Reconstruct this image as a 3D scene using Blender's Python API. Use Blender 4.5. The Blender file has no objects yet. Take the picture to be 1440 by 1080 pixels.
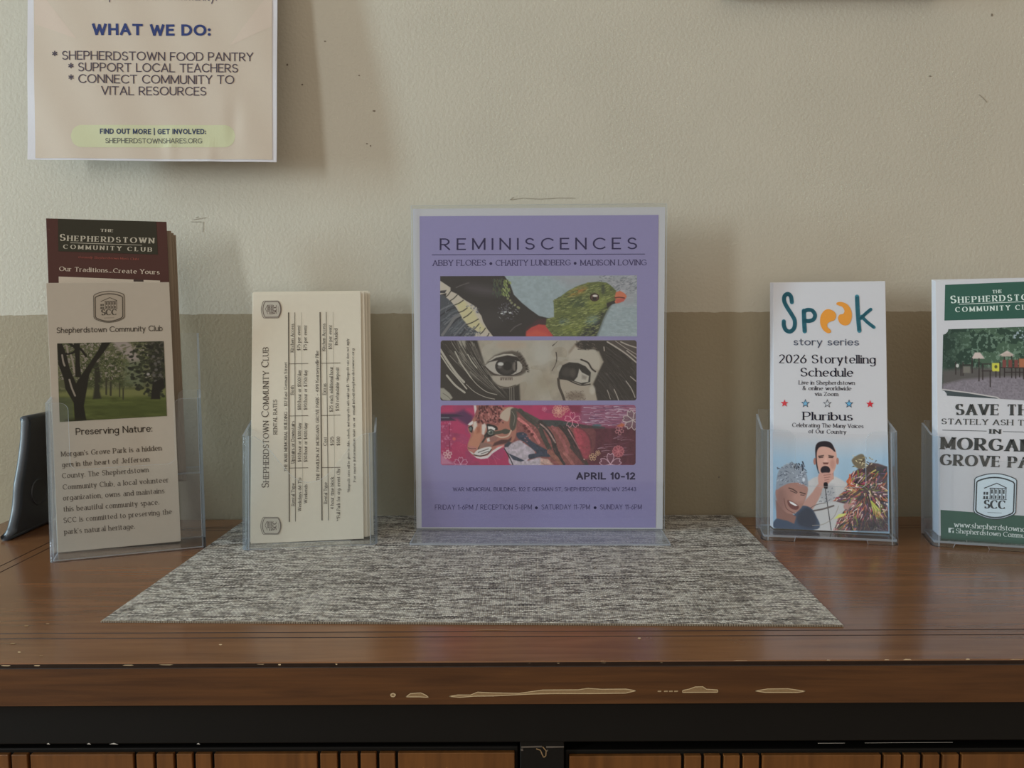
import bpy, bmesh, math, random
import numpy as np
from math import radians as D, sin, cos, tan, pi, hypot
from mathutils import Vector, Matrix
from mathutils.geometry import tessellate_polygon

SC = bpy.context.scene
COL = SC.collection

# ------------------------------------------------------------------ camera, world, daylight, exposure
TZ = 0.82                       # height of the cabinet top
FPX = 1150.0                    # focal length in pixels of the 1440 px wide frame
CAM_H = 0.187                   # camera above the cabinet top
TILT = math.atan(94 / FPX)
ROLL = D(0.24)
WALL_Y = 0.758                  # back wall, metres in front of the camera

cam_d = bpy.data.cameras.new('camera')
cam = bpy.data.objects.new('camera', cam_d)
COL.objects.link(cam)
cam_d.sensor_width = 36
cam_d.lens = 36 * FPX / 1440
cam_d.clip_start = 0.01
_f = Vector((0, cos(TILT), -sin(TILT)))
_r0 = Vector((1, 0, 0))
_u0 = _r0.cross(_f)
_r = cos(ROLL) * _r0 - sin(ROLL) * _u0
_u = sin(ROLL) * _r0 + cos(ROLL) * _u0
cam.matrix_world = Matrix(((_r.x, _u.x, -_f.x, 0), (_r.y, _u.y, -_f.y, 0), (_r.z, _u.z, -_f.z, TZ + CAM_H), (0, 0, 0, 1)))
SC.camera = cam

vs = SC.view_settings
vs.view_transform = 'Standard'
vs.look = 'None'
vs.gamma = 1
vs.use_curve_mapping = False
vs.exposure = 0.36

world = bpy.data.worlds.new('room_ambient')
SC.world = world
world.use_nodes = True
bg = world.node_tree.nodes['Background']
bg.inputs[0].default_value = (0.94, 0.82, 0.68, 1)
bg.inputs[1].default_value = 0.42


def window_light(name, x, y, z, w, h, energy, col):
    l = bpy.data.lights.new(name, 'AREA')
    l.shape = 'RECTANGLE'
    l.size = h
    l.size_y = w
    l.energy = energy
    l.color = col
    o = bpy.data.objects.new(name, l)
    o.location = (x, y, z)
    o.rotation_euler = (0, D(-90), 0)
    COL.objects.link(o)
    return o


WALL_X = -2.2
window_light('daylight_main', WALL_X - 0.05, -1.05, TZ + 0.68, 0.36, 1.0, 23, (0.86, 0.95, 1.0))
window_light('daylight_side', WALL_X - 0.05, 0.13, TZ + 0.60, 0.18, 1.0, 30, (0.64, 0.87, 1.0))


def ray(px, py):
    return _f + _r * ((px - 720) / FPX) + _u * ((540 - py) / FPX)


def at_y(px, py, y):
    d = ray(px, py)
    t = y / d.y
    return Vector((d.x * t, y, TZ + CAM_H + d.z * t))


def at_z(px, py, z):
    d = ray(px, py)
    t = (z - TZ - CAM_H) / d.z
    return Vector((d.x * t, d.y * t, z))


# ------------------------------------------------------------------ helpers
def lin(c):
    a = np.asarray(c, float) / 255.0
    return np.where(a <= 0.04045, a / 12.92, ((a + 0.055) / 1.055) ** 2.4)


def tag(o, label=None, cat=None, group=None, kind=None):
    if label: o['label'] = label
    if cat: o['category'] = cat
    if group: o['group'] = group
    if kind: o['kind'] = kind
    return o


def thing(name, label, cat, loc, rot=(0, 0, 0), group=None):
    o = bpy.data.objects.new(name, None)
    o.empty_display_size = 0.03
    COL.objects.link(o)
    o.location = loc
    o.rotation_euler = rot
    return tag(o, label, cat, group)


class MB:
    """collects polygons with a colour and a material slot, linked as ONE mesh"""

    def __init__(s):
        s.v, s.f, s.c, s.m = [], [], [], []

    def poly(s, pts, col=(1, 1, 1), m=0):
        n = len(s.v)
        s.v.extend([tuple(p) for p in pts])
        s.c.extend([tuple(col)] * len(pts))
        s.f.append(tuple(range(n, n + len(pts))))
        s.m.append(m)

    def mesh(s, pts, faces, col=(1, 1, 1), m=0):
        n = len(s.v)
        s.v.extend([tuple(p) for p in pts])
        s.c.extend([tuple(col)] * len(pts))
        for f in faces:
            s.f.append(tuple(i + n for i in f))
            s.m.append(m)

    def box(s, x0, x1, y0, y1, z0, z1, m=0, col=(1, 1, 1)):
        P = [(x, y, z) for z in (z0, z1) for y in (y0, y1) for x in (x0, x1)]
        s.mesh(P, [(0, 2, 3, 1), (4, 5, 7, 6), (0, 1, 5, 4), (2, 6, 7, 3), (0, 4, 6, 2), (1, 3, 7, 5)], col, m)

    def build(s, name, mats, parent=None, bevel=0, smooth=False, seg=2):
        me = bpy.data.meshes.new(name)
        me.from_pydata(s.v, [], s.f)
        if not isinstance(mats, (list, tuple)): mats = [mats]
        for x in mats: me.materials.append(x)
        me.polygons.foreach_set('material_index', s.m)
        a = me.color_attributes.new('Col', 'FLOAT_COLOR', 'POINT')
        c = np.ones((len(s.v), 4), np.float32)
        if len(s.v): c[:, :3] = np.array(s.c, np.float32)[:, :3]
        a.data.foreach_set('color', c.ravel())
        if smooth: me.polygons.foreach_set('use_smooth', [True] * len(me.polygons))
        me.update()
        o = bpy.data.objects.new(name, me)
        COL.objects.link(o)
        if parent: o.parent = parent
        if bevel:
            b = o.modifiers.new('bevel', 'BEVEL')
            b.width = bevel
            b.segments = seg
            b.limit_method = 'ANGLE'
            b.angle_limit = D(35)
        return o


# ------------------------------------------------------------------ materials
def new_mat(name):
    m = bpy.data.materials.new(name)
    m.use_nodes = True
    nt = m.node_tree
    return m, nt, nt.nodes['Principled BSDF']


def ND(nt, t, **kw):
    n = nt.nodes.new(t)
    for k, v in kw.items(): setattr(n, k, v)
    return n


def mat_plain(name, rgb, rough=0.6, spec=0.5, metal=0, coat=0, noise=0.0, nscale=60, bump=0, bscale=300):
    m, nt, p = new_mat(name)
    L = nt.links.new
    p.inputs['Roughness'].default_value = rough
    p.inputs['Specular IOR Level'].default_value = spec
    p.inputs['Metallic'].default_value = metal
    p.inputs['Coat Weight'].default_value = coat
    c = tuple(lin(rgb)) + (1,)
    p.inputs['Base Color'].default_value = c
    tc = ND(nt, 'ShaderNodeTexCoord')
    if noise:
        n = ND(nt, 'ShaderNodeTexNoise')
        n.inputs['Scale'].default_value = nscale
        n.inputs['Detail'].default_value = 5
        L(tc.outputs['Object'], n.inputs['Vector'])
        mr = ND(nt, 'ShaderNodeMapRange')
        mr.inputs['To Min'].default_value = 1 - noise
        mr.inputs['To Max'].default_value = 1 + noise
        L(n.outputs['Fac'], mr.inputs['Value'])
        mx = ND(nt, 'ShaderNodeVectorMath', operation='SCALE')
        mx.inputs[0].default_value = c[:3]
        L(mr.outputs[0], mx.inputs['Scale'])
        L(mx.outputs[0], p.inputs['Base Color'])
    if bump:
        n2 = ND(nt, 'ShaderNodeTexNoise')
        n2.inputs['Scale'].default_value = bscale
        n2.inputs['Detail'].default_value = 4
        L(tc.outputs['Object'], n2.inputs['Vector'])
        b = ND(nt, 'ShaderNodeBump')
        b.inputs['Strength'].default_value = bump
        b.inputs['Distance'].default_value = 0.001
        L(n2.outputs['Fac'], b.inputs['Height'])
        L(b.outputs[0], p.inputs['Normal'])
    return m


def mat_print(name, gain, rough=0.42, spec=0.4):
    """ink: the colour comes from the mesh's own colour attribute; gain brings sampled colours to albedo"""
    m, nt, p = new_mat(name)
    L = nt.links.new
    a = ND(nt, 'ShaderNodeAttribute', attribute_name='Col')
    mx = ND(nt, 'ShaderNodeVectorMath', operation='SCALE')
    mx.inputs['Scale'].default_value = gain
    L(a.outputs['Color'], mx.inputs[0])
    n = ND(nt, 'ShaderNodeTexNoise')
    n.inputs['Scale'].default_value = 2500
    tc = ND(nt, 'ShaderNodeTexCoord')
    L(tc.outputs['Object'], n.inputs['Vector'])
    mr = ND(nt, 'ShaderNodeMapRange')
    mr.inputs['To Min'].default_value = 0.94
    mr.inputs['To Max'].default_value = 1.06
    L(n.outputs['Fac'], mr.inputs['Value'])
    m2 = ND(nt, 'ShaderNodeVectorMath', operation='SCALE')
    L(mx.outputs[0], m2.inputs[0])
    L(mr.outputs[0], m2.inputs['Scale'])
    L(m2.outputs[0], p.inputs['Base Color'])
    p.inputs['Roughness'].default_value = rough
    p.inputs['Specular IOR Level'].default_value = spec
    return m


def mat_acrylic(name, tint=(0.97, 0.98, 0.985), rough=0.04, haze=0.0, ior=1.49):
    m, nt, p = new_mat(name)
    L = nt.links.new
    nt.nodes.remove(p)
    out = nt.nodes['Material Output']
    tr = ND(nt, 'ShaderNodeBsdfTransparent')
    tr.inputs[0].default_value = (*tint, 1)
    gl = ND(nt, 'ShaderNodeBsdfGlossy')
    gl.inputs['Color'].default_value = (0.95, 0.97, 1, 1)
    gl.inputs['Roughness'].default_value = rough
    lw = ND(nt, 'ShaderNodeLayerWeight')
    lw.inputs['Blend'].default_value = 0.5
    pw = ND(nt, 'ShaderNodeMath', operation='POWER')
    pw.inputs[1].default_value = 5
    L(lw.outputs['Facing'], pw.inputs[0])
    fr = ND(nt, 'ShaderNodeMath', operation='MULTIPLY_ADD')
    fr.inputs[1].default_value = 0.9
    fr.inputs[2].default_value = 0.03
    L(pw.outputs[0], fr.inputs[0])
    mx = ND(nt, 'ShaderNodeMixShader')
    L(fr.outputs[0], mx.inputs[0])
    L(tr.outputs[0], mx.inputs[1])
    L(gl.outputs[0], mx.inputs[2])
    last = mx
    if haze:
        df = ND(nt, 'ShaderNodeBsdfDiffuse')
        df.inputs[0].default_value = (0.78, 0.83, 0.90, 1)
        tl = ND(nt, 'ShaderNodeBsdfTranslucent')
        tl.inputs[0].default_value = (0.78, 0.83, 0.90, 1)
        ad = ND(nt, 'ShaderNodeMixShader')
        ad.inputs[0].default_value = 0.5
        L(df.outputs[0], ad.inputs[1])
        L(tl.outputs[0], ad.inputs[2])
        m3 = ND(nt, 'ShaderNodeMixShader')
        m3.inputs[0].default_value = haze
        L(mx.outputs[0], m3.inputs[1])
        L(ad.outputs[0], m3.inputs[2])
        last = m3
    L(last.outputs[0], out.inputs['Surface'])
    return m


def mat_wood(name, c_dark, c_light, rough, coat=0.0, scale=(3, 60, 60), axis=0, wear=0.0):
    m, nt, p = new_mat(name)
    L = nt.links.new
    tc = ND(nt, 'ShaderNodeTexCoord')
    mp = ND(nt, 'ShaderNodeMapping')
    mp.inputs['Scale'].default_value = scale
    L(tc.outputs['Object'], mp.inputs['Vector'])
    n = ND(nt, 'ShaderNodeTexNoise')
    n.inputs['Scale'].default_value = 2.2
    n.inputs['Detail'].default_value = 8
    n.inputs['Roughness'].default_value = 0.62
    n.inputs['Distortion'].default_value = 0.6
    L(mp.outputs[0], n.inputs['Vector'])
    cr = ND(nt, 'ShaderNodeValToRGB')
    cr.color_ramp.elements[0].position = 0.28
    cr.color_ramp.elements[1].position = 0.75
    cr.color_ramp.elements[0].color = (*lin(c_dark), 1)
    cr.color_ramp.elements[1].color = (*lin(c_light), 1)
    L(n.outputs['Fac'], cr.inputs[0])
    # large cloudy tone variation of the stain
    n3 = ND(nt, 'ShaderNodeTexNoise')
    n3.inputs['Scale'].default_value = 7
    n3.inputs['Detail'].default_value = 3
    L(tc.outputs['Object'], n3.inputs['Vector'])
    mr = ND(nt, 'ShaderNodeMapRange')
    mr.inputs['To Min'].default_value = 0.82
    mr.inputs['To Max'].default_value = 1.18
    L(n3.outputs['Fac'], mr.inputs['Value'])
    mx = ND(nt, 'ShaderNodeVectorMath', operation='SCALE')
    L(cr.outputs[0], mx.inputs[0])
    L(mr.outputs[0], mx.inputs['Scale'])
    L(mx.outputs[0], p.inputs['Base Color'])
    n4 = ND(nt, 'ShaderNodeTexNoise')
    n4.inputs['Scale'].default_value = 30
    n4.inputs['Detail'].default_value = 6
    L(tc.outputs['Object'], n4.inputs['Vector'])
    mr2 = ND(nt, 'ShaderNodeMapRange')
    mr2.inputs['To Min'].default_value = rough * 0.85
    mr2.inputs['To Max'].default_value = rough * 1.25
    L(n4.outputs['Fac'], mr2.inputs['Value'])
    L(mr2.outputs[0], p.inputs['Roughness'])
    p.inputs['Coat Weight'].default_value = coat
    p.inputs['Coat Roughness'].default_value = 0.12
    b = ND(nt, 'ShaderNodeBump')
    b.inputs['Strength'].default_value = 0.02
    b.inputs['Distance'].default_value = 0.0006
    L(n.outputs['Fac'], b.inputs['Height'])
    L(b.outputs[0], p.inputs['Normal'])
    return m


def mat_wall():
    m, nt, p = new_mat('two_tone_wall_paint')
    L = nt.links.new
    geo = ND(nt, 'ShaderNodeNewGeometry')
    sep = ND(nt, 'ShaderNodeSeparateXYZ')
    L(geo.outputs['Position'], sep.inputs[0])
    n = ND(nt, 'ShaderNodeTexNoise')
    n.inputs['Scale'].default_value = 90
    n.inputs['Detail'].default_value = 3
    L(geo.outputs['Position'], n.inputs['Vector'])
    ma = ND(nt, 'ShaderNodeMath', operation='MULTIPLY_ADD')
    ma.inputs[1].default_value = 0.0026
    L(n.outputs['Fac'], ma.inputs[0])
    L(sep.outputs['Z'], ma.inputs[2])
    gt = ND(nt, 'ShaderNodeMath', operation='GREATER_THAN')
    gt.inputs[1].default_value = TZ + 0.1908 + 0.0013
    L(ma.outputs[0], gt.inputs[0])
    mx = ND(nt, 'ShaderNodeMix', data_type='RGBA')
    mx.inputs['A'].default_value = (*lin(WALL_LOW), 1)
    mx.inputs['B'].default_value = (*lin(WALL_UP), 1)
    L(gt.outputs[0], mx.inputs['Factor'])
    # faint mottling of the roller coat
    n2 = ND(nt, 'ShaderNodeTexNoise')
    n2.inputs['Scale'].default_value = 14
    n2.inputs['Detail'].default_value = 5
    L(geo.outputs['Position'], n2.inputs['Vector'])
    mr = ND(nt, 'ShaderNodeMapRange')
    mr.inputs['To Min'].default_value = 0.95
    mr.inputs['To Max'].default_value = 1.05
    L(n2.outputs['Fac'], mr.inputs['Value'])
    sc = ND(nt, 'ShaderNodeVectorMath', operation='SCALE')
    L(mx.outputs['Result'], sc.inputs[0])
    L(mr.outputs[0], sc.inputs['Scale'])
    L(sc.outputs[0], p.inputs['Base Color'])
    p.inputs['Roughness'].default_value = 0.62
    p.inputs['Specular IOR Level'].default_value = 0.3
    n3 = ND(nt, 'ShaderNodeTexNoise')
    n3.inputs['Scale'].default_value = 330
    n3.inputs['Detail'].default_value = 3
    n3.inputs['Roughness'].default_value = 0.55
    L(geo.outputs['Position'], n3.inputs['Vector'])
    b = ND(nt, 'ShaderNodeBump')
    b.inputs['Strength'].default_value = 0.35
    b.inputs['Distance'].default_value = 0.0012
    L(n3.outputs['Fac'], b.inputs['Height'])
    L(b.outputs[0], p.inputs['Normal'])
    return m


def mat_weave():
    """basket weave of vinyl strands: each strand has its own tone, changing slowly along its run"""
    m, nt, p = new_mat('woven_vinyl')
    L = nt.links.new
    tc = ND(nt, 'ShaderNodeTexCoord')
    sep = ND(nt, 'ShaderNodeSeparateXYZ')
    L(tc.outputs['Object'], sep.inputs[0])
    PW, PH = 0.00125, 0.0019

    def M(op, a, b=None, c=None):
        n = ND(nt, 'ShaderNodeMath', operation=op)
        for i, x in enumerate((a, b, c)):
            if x is None: continue
            if isinstance(x, (int, float)): n.inputs[i].default_value = x
            else: L(x, n.inputs[i])
        return n.outputs[0]

    u = M('DIVIDE', sep.outputs['X'], PW)
    v = M('DIVIDE', sep.outputs['Y'], PH)
    iu, iv = M('FLOOR', u), M('FLOOR', v)
    fu, fv = M('FRACT', u), M('FRACT', v)
    chk = M('FLOORED_MODULO', M('ADD', iu, iv), 2.0)

    def strand(idx, along, seed, scale):
        cb = ND(nt, 'ShaderNodeCombineXYZ')
        L(M('MULTIPLY', idx, 7.31), cb.inputs[0])
        L(M('MULTIPLY', along, scale), cb.inputs[1])
        cb.inputs[2].default_value = seed
        n = ND(nt, 'ShaderNodeTexNoise')
        n.inputs['Scale'].default_value = 1.0
        n.inputs['Detail'].default_value = 3
        L(cb.outputs[0], n.inputs['Vector'])
        wn = ND(nt, 'ShaderNodeTexWhiteNoise', noise_dimensions='1D')
        L(M('ADD', idx, seed), wn.inputs['W'])
        return M('ADD', M('MULTIPLY', n.outputs['Fac'], 0.75), M('MULTIPLY', wn.outputs['Value'], 0.35))

    def ramp(x, stops):
        cr = ND(nt, 'ShaderNodeValToRGB')
        e = cr.color_ramp.elements
        while len(e) < len(stops): e.new(0.5)
        for el, (pos, c) in zip(e, stops):
            el.position = pos
            el.color = (*lin(c), 1)
        L(x, cr.inputs[0])
        return cr.outputs[0]

    weft = ramp(strand(iv, sep.outputs['X'], 3.7, 70.0), WEFT)
    warp = ramp(strand(iu, sep.outputs['Y'], 11.2, 90.0), WARP)
    mx = ND(nt, 'ShaderNodeMix', data_type='RGBA')
    L(M('MULTIPLY', chk, 0.55), mx.inputs['Factor'])
    L(weft, mx.inputs['A'])
    L(warp, mx.inputs['B'])
    su = M('SINE', M('MULTIPLY', fu, pi))
    sv = M('SINE', M('MULTIPLY', fv, pi))
    prof = M('MULTIPLY', sv, M('ADD', M('MULTIPLY', su, 0.5), 0.5))
    # base colour darkens in the gaps between strands; the sheet stays closed
    gap = M('MULTIPLY', M('SMOOTH_MIN', M('MULTIPLY', sv, 1.7), 1.0, 0.2), M('ADD', M('MULTIPLY', M('SMOOTH_MIN', M('MULTIPLY', su, 2.4), 1.0, 0.2), 0.35), 0.65))
    sc = ND(nt, 'ShaderNodeVectorMath', operation='SCALE')
    L(mx.outputs['Result'], sc.inputs[0])
    L(M('ADD', M('MULTIPLY', gap, 0.95), 0.10), sc.inputs['Scale'])
    L(sc.outputs[0], p.inputs['Base Color'])
    p.inputs['Roughness'].default_value = 0.5
    b = ND(nt, 'ShaderNodeBump')
    b.inputs['Strength'].default_value = 0.8
    b.inputs['Distance'].default_value = 0.0006
    L(prof, b.inputs['Height'])
    L(b.outputs[0], p.inputs['Normal'])
    return m


WALL_UP = (206, 200, 184)
WALL_LOW = (166, 154, 130)
WEFT = [(0.28, (44, 41, 40)), (0.40, (128, 122, 116)), (0.48, (244, 242, 234)), (0.55, (96, 90, 86)), (0.62, (190, 184, 174)), (0.70, (250, 248, 240)), (0.80, (90, 84, 78))]
WARP = [(0.25, (70, 66, 64)), (0.45, (196, 190, 180)), (0.56, (90, 84, 82)), (0.7, (224, 218, 206)), (0.85, (160, 140, 120))]

M_WALL = mat_wall()
M_WEAVE = mat_weave()
M_WEAVE_EDGE = mat_plain('cut_strand_ends', (150, 138, 120), 0.6, noise=0.7, nscale=900)
M_TOP = mat_wood('stained_wood_top', (106, 70, 45), (140, 96, 62), 0.24, coat=0.25, scale=(4, 55, 55))
M_FRONT = mat_wood('stained_wood_edge', (70, 41, 18), (106, 67, 33), 0.42, scale=(5, 80, 110))
M_LIP = mat_plain('lip_wear_and_reflection', (50, 38, 32), 0.45, noise=0.4, nscale=160)  # dark tone joins rubbed wear with the bevel's dark reflection
M_GROOVE = mat_plain('dark_brown_groove', (48, 26, 18), 0.6)  # darker brown than the top, on the groove faces
M_BLACK = mat_plain('black_painted_wood', (18, 16, 13), 0.6, 0.25, noise=0.2, nscale=40)
M_DOORWOOD = mat_wood('door_wood', (98, 60, 24), (132, 84, 38), 0.45, scale=(70, 70, 5))
M_CHIP = mat_plain('bare_wood_chip', (214, 190, 150), 0.7, noise=0.2, nscale=700)
M_CHIPFILL = mat_plain('bare_wood_grey', (150, 122, 86), 0.7, noise=0.25, nscale=900)
M_CHIP_HIGHLIGHT = mat_plain('primer_chip_and_highlight', (205, 200, 192), 0.7)  # pale colour for rail chips and for the painted edge highlight
M_ACR = mat_acrylic('clear_acrylic')
M_ACR_EDGE = mat_acrylic('acrylic_edge', tint=(0.84, 0.89, 0.94), rough=0.10, haze=0.50)  # whitish haze in the material stands for light gathering at cut edges
M_ACR_SIDE = mat_acrylic('acrylic_side', tint=(0.90, 0.94, 0.97), rough=0.06, haze=0.05)  # slight whitish haze stands for light piped through the side walls
M_SPECK = mat_plain('wall_speck', (128, 116, 100), 0.8)
M_SCUFF = mat_plain('wall_scuff', (166, 156, 140), 0.8)


# ------------------------------------------------------------------ stroke lettering
GLY = {}


def _gl(txt):
    for line in txt.strip().split('\n'):
        ch, w, rest = line.split(' ', 2)
        parts = rest.split('|')
        strokes = [s.strip() for s in parts[0].split(';')]
        ser = parts[1].split() if len(parts) > 1 else []
        GLY[ch] = (float(w), strokes, ser)


_gl('''
A .72 0,0 .36,1;.36,1 .72,0;.13,.33 .59,.33|h0,0 h.72,0
B .6 0,0 0,1;0,1 .3,1 @.3,.76,.26,.24,90,-90 0,.52;0,.52 .3,.52 @.3,.26,.3,.26,90,-90 0,0|h0,0 h0,1
C .76 @.44,.5,.44,.5,45,315|v.74,.84
D .72 0,0 0,1;0,1 .28,1 @.28,.5,.44,.5,90,-90 0,0|h0,0 h0,1
E .52 0,0 0,1;0,1 .52,1;0,.52 .44,.52;0,0 .52,0|h0,0 h0,1 v.52,.92 v.52,.08 v.44,.52
F .5 0,0 0,1;0,1 .5,1;0,.5 .42,.5|h0,0 h0,1 v.5,.92 v.42,.5
G .8 @.44,.5,.44,.5,45,322 .8,.44 .48,.44|v.74,.84
H .66 0,0 0,1;.66,0 .66,1;0,.52 .66,.52|h0,0 h0,1 h.66,0 h.66,1
I 0 0,0 0,1|h0,0 h0,1
J .4 .4,1 .4,.25 @.2,.25,.2,.25,0,-150|h.4,1
K .62 0,0 0,1;.6,1 0,.42;.2,.6 .62,0|h0,0 h0,1 h.62,0 h.58,1
L .5 0,1 0,0;0,0 .5,0|h0,0 h0,1 v.5,.1
M .8 0,0 0,1;0,1 .4,.1;.4,.1 .8,1;.8,1 .8,0|h0,0 h.8,0 l0,1 r.8,1
N .66 0,0 0,1;0,1 .66,0;.66,0 .66,1|h0,0 l0,1 h.66,1
O .88 @.44,.5,.44,.5,90,450
P .56 0,0 0,1;0,1 .28,1 @.28,.72,.28,.28,90,-90 0,.44|h0,0 h0,1
Q .88 @.44,.5,.44,.5,90,450;.5,.25 .85,-.08
R .62 0,0 0,1;0,1 .28,1 @.28,.73,.28,.27,90,-90 0,.46;.24,.46 .6,0|h0,0 h0,1 h.62,0
S .56 @.28,.75,.25,.25,30,270 @.28,.25,.28,.25,90,-150|v.5,.86 v.03,.14
T .66 0,1 .66,1;.33,1 .33,0|h.33,0 v0,.92 v.66,.92
U .64 0,1 0,.32 @.32,.32,.32,.32,180,360 .64,1|h0,1 h.64,1
V .7 0,1 .35,0;.35,0 .7,1|h0,1 h.7,1
W 1.02 0,1 .26,0;.26,0 .51,.92;.51,.92 .76,0;.76,0 1.02,1|h0,1 h1.02,1 h.51,1
X .64 0,1 .64,0;0,0 .64,1|h0,0 h0,1 h.64,0 h.64,1
Y .64 0,1 .32,.48;.64,1 .32,.48;.32,.48 .32,0|h0,1 h.64,1 h.32,0
Z .6 0,1 .6,1;.6,1 0,0;0,0 .6,0|v0,.92 v.6,.08
a .45 @.25,.45,.2,.21,155,0 .45,0;@.22,.19,.22,.19,0,360|r.45,0
b .5 0,1 0,0;@.25,.33,.25,.33,0,360|l0,1
c .46 @.27,.33,.27,.33,45,315
d .5 .5,1 .5,0;@.25,.33,.25,.33,0,360|l.5,1 r.5,0
e .5 .02,.35 .5,.35 @.26,.33,.25,.33,5,315
f .32 @.26,.8,.15,.2,45,180 .11,0;0,.64 .32,.64|h.11,0
g .5 .5,.66 .5,-.08 @.25,-.08,.25,.22,0,-150;@.25,.33,.25,.33,0,360
h .46 0,0 0,1;0,.4 @.23,.4,.23,.26,180,0 .46,0|h0,0 h.46,0 l0,1
i 0 0,0 0,.66;0,.88 0,.9|h0,0 l0,.66
j .1 .1,.66 .1,-.15 @-.02,-.15,.12,.15,0,-100;.1,.88 .1,.9|l.1,.66
k .44 0,0 0,1;.4,.66 0,.26;.14,.38 .44,0|h0,0 h.44,0 l0,1 h.38,.66
l 0 0,0 0,1|h0,0 l0,1
m .76 0,0 0,.66;0,.42 @.19,.42,.19,.24,180,0 .38,0;.38,.42 @.57,.42,.19,.24,180,0 .76,0|h0,0 h.38,0 h.76,0 l0,.66
n .46 0,0 0,.66;0,.4 @.23,.4,.23,.26,180,0 .46,0|h0,0 h.46,0 l0,.66
o .54 @.27,.33,.27,.33,90,450
p .5 0,.66 0,-.3;@.25,.33,.25,.33,0,360|h0,-.3 l0,.66
q .5 .5,.66 .5,-.3;@.25,.33,.25,.33,0,360|h.5,-.3
r .3 0,0 0,.66;0,.4 @.2,.42,.2,.24,180,55|h0,0 l0,.66
s .38 @.19,.49,.16,.17,30,270 @.19,.165,.19,.165,90,-150
t .32 .13,.88 .13,.15 @.25,.15,.12,.15,180,300;0,.64 .32,.64
u .46 0,.66 0,.26 @.23,.26,.23,.26,180,360;.46,.66 .46,0|l0,.66 l.46,.66 r.46,0
v .46 0,.66 .23,0;.23,0 .46,.66|h0,.66 h.46,.66
w .72 0,.66 .18,0;.18,0 .36,.6;.36,.6 .54,0;.54,0 .72,.66|h0,.66 h.72,.66
x .44 0,.66 .44,0;0,0 .44,.66|h0,0 h.44,0 h0,.66 h.44,.66
y .46 0,.66 .24,0;.46,.66 .24,0 .1,-.3|h0,.66 h.46,.66
z .42 0,.66 .42,.66;.42,.66 0,0;0,0 .42,0
0 .52 @.26,.5,.26,.5,90,450
1 .2 0,.8 .2,1;.2,1 .2,0|h.2,0
2 .5 @.25,.73,.24,.27,160,-35 0,0;0,0 .5,0
3 .5 @.24,.75,.22,.25,150,-90;@.24,.25,.26,.25,90,-150
4 .56 .42,0 .42,1;.42,1 0,.28;0,.28 .56,.28
5 .5 .46,1 .08,1;.08,1 .05,.55;@.23,.32,.26,.32,130,-145
6 .52 .42,1 .08,.5;@.26,.3,.26,.3,0,360
7 .5 0,1 .5,1;.5,1 .15,0
8 .5 @.25,.75,.22,.25,-90,270;@.25,.25,.25,.25,90,450
9 .52 .1,0 .44,.5;@.26,.7,.26,.3,0,360
. 0 0,0 0,.03
, .06 .06,.03 0,-.14
: 0 0,.04 0,.07;0,.56 0,.59
' 0 0,1 0,.78
- .3 0,.36 .3,.36
~ .5 0,.36 .5,.36
/ .36 0,-.05 .36,1.05
| 0 0,-.1 0,1.1
* .34 .17,1 .17,.62;0,.9 .34,.72;0,.72 .34,.9
( .18 @.3,.42,.3,.62,140,220
) .18 @-.12,.42,.3,.62,40,-40
$ .5 @.25,.72,.22,.22,30,270 @.25,.26,.25,.24,90,-150;.25,1.1 .25,-.12
& .66 .62,0 .12,.72 @.26,.8,.15,.2,180,0 .1,.35 @.24,.24,.22,.24,150,350 .64,.45
@ .9 @.45,.4,.45,.5,20,330;@.45,.4,.2,.22,0,360
! 0 0,1 0,.3;0,0 0,.03
''')
#  style: hx, hy (half nib), nib angle, serif half length, gap between letters, square ends
STY = {
    'sans': (0.060, 0.055, 0, 0, 0.15, True),
    'light': (0.050, 0.046, 0, 0, 0.22, True),
    'hair': (0.056, 0.040, 0, 0, 0.20, True),
    'bold': (0.118, 0.100, 0, 0, 0.24, True),
    'serif': (0.070, 0.030, 14, 0.09, 0.15, False),
    'serifl': (0.074, 0.040, 14, 0.08, 0.16, False),
    'didone': (0.120, 0.034, 6, 0.10, 0.28, False),
    'fat': (0.150, 0.034, 4, 0.10, 0.26, False),
    'slab': (0.080, 0.034, 10, 0.09, 0.20, False),
}


def _path(s, n_arc):
    pts = []
    for tok in s.split():
        if tok[0] == '@':
            cx, cy, rx, ry, a0, a1 = [float(q) for q in tok[1:].split(',')]
            n = max(2, int(n_arc * abs(a1 - a0) / 360))
            for i in range(n + 1):
                a = D(a0 + (a1 - a0) * i / n)
                q = (cx + rx * cos(a), cy + ry * sin(a))
                if pts and abs(pts[-1][0] - q[0]) + abs(pts[-1][1] - q[1]) < 1e-4: continue
                pts.append(q)
        else:
            q = tuple(float(t) for t in tok.split(','))
            if pts and abs(pts[-1][0] - q[0]) + abs(pts[-1][1] - q[1]) < 1e-4: continue
            pts.append(q)
    return pts


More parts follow.
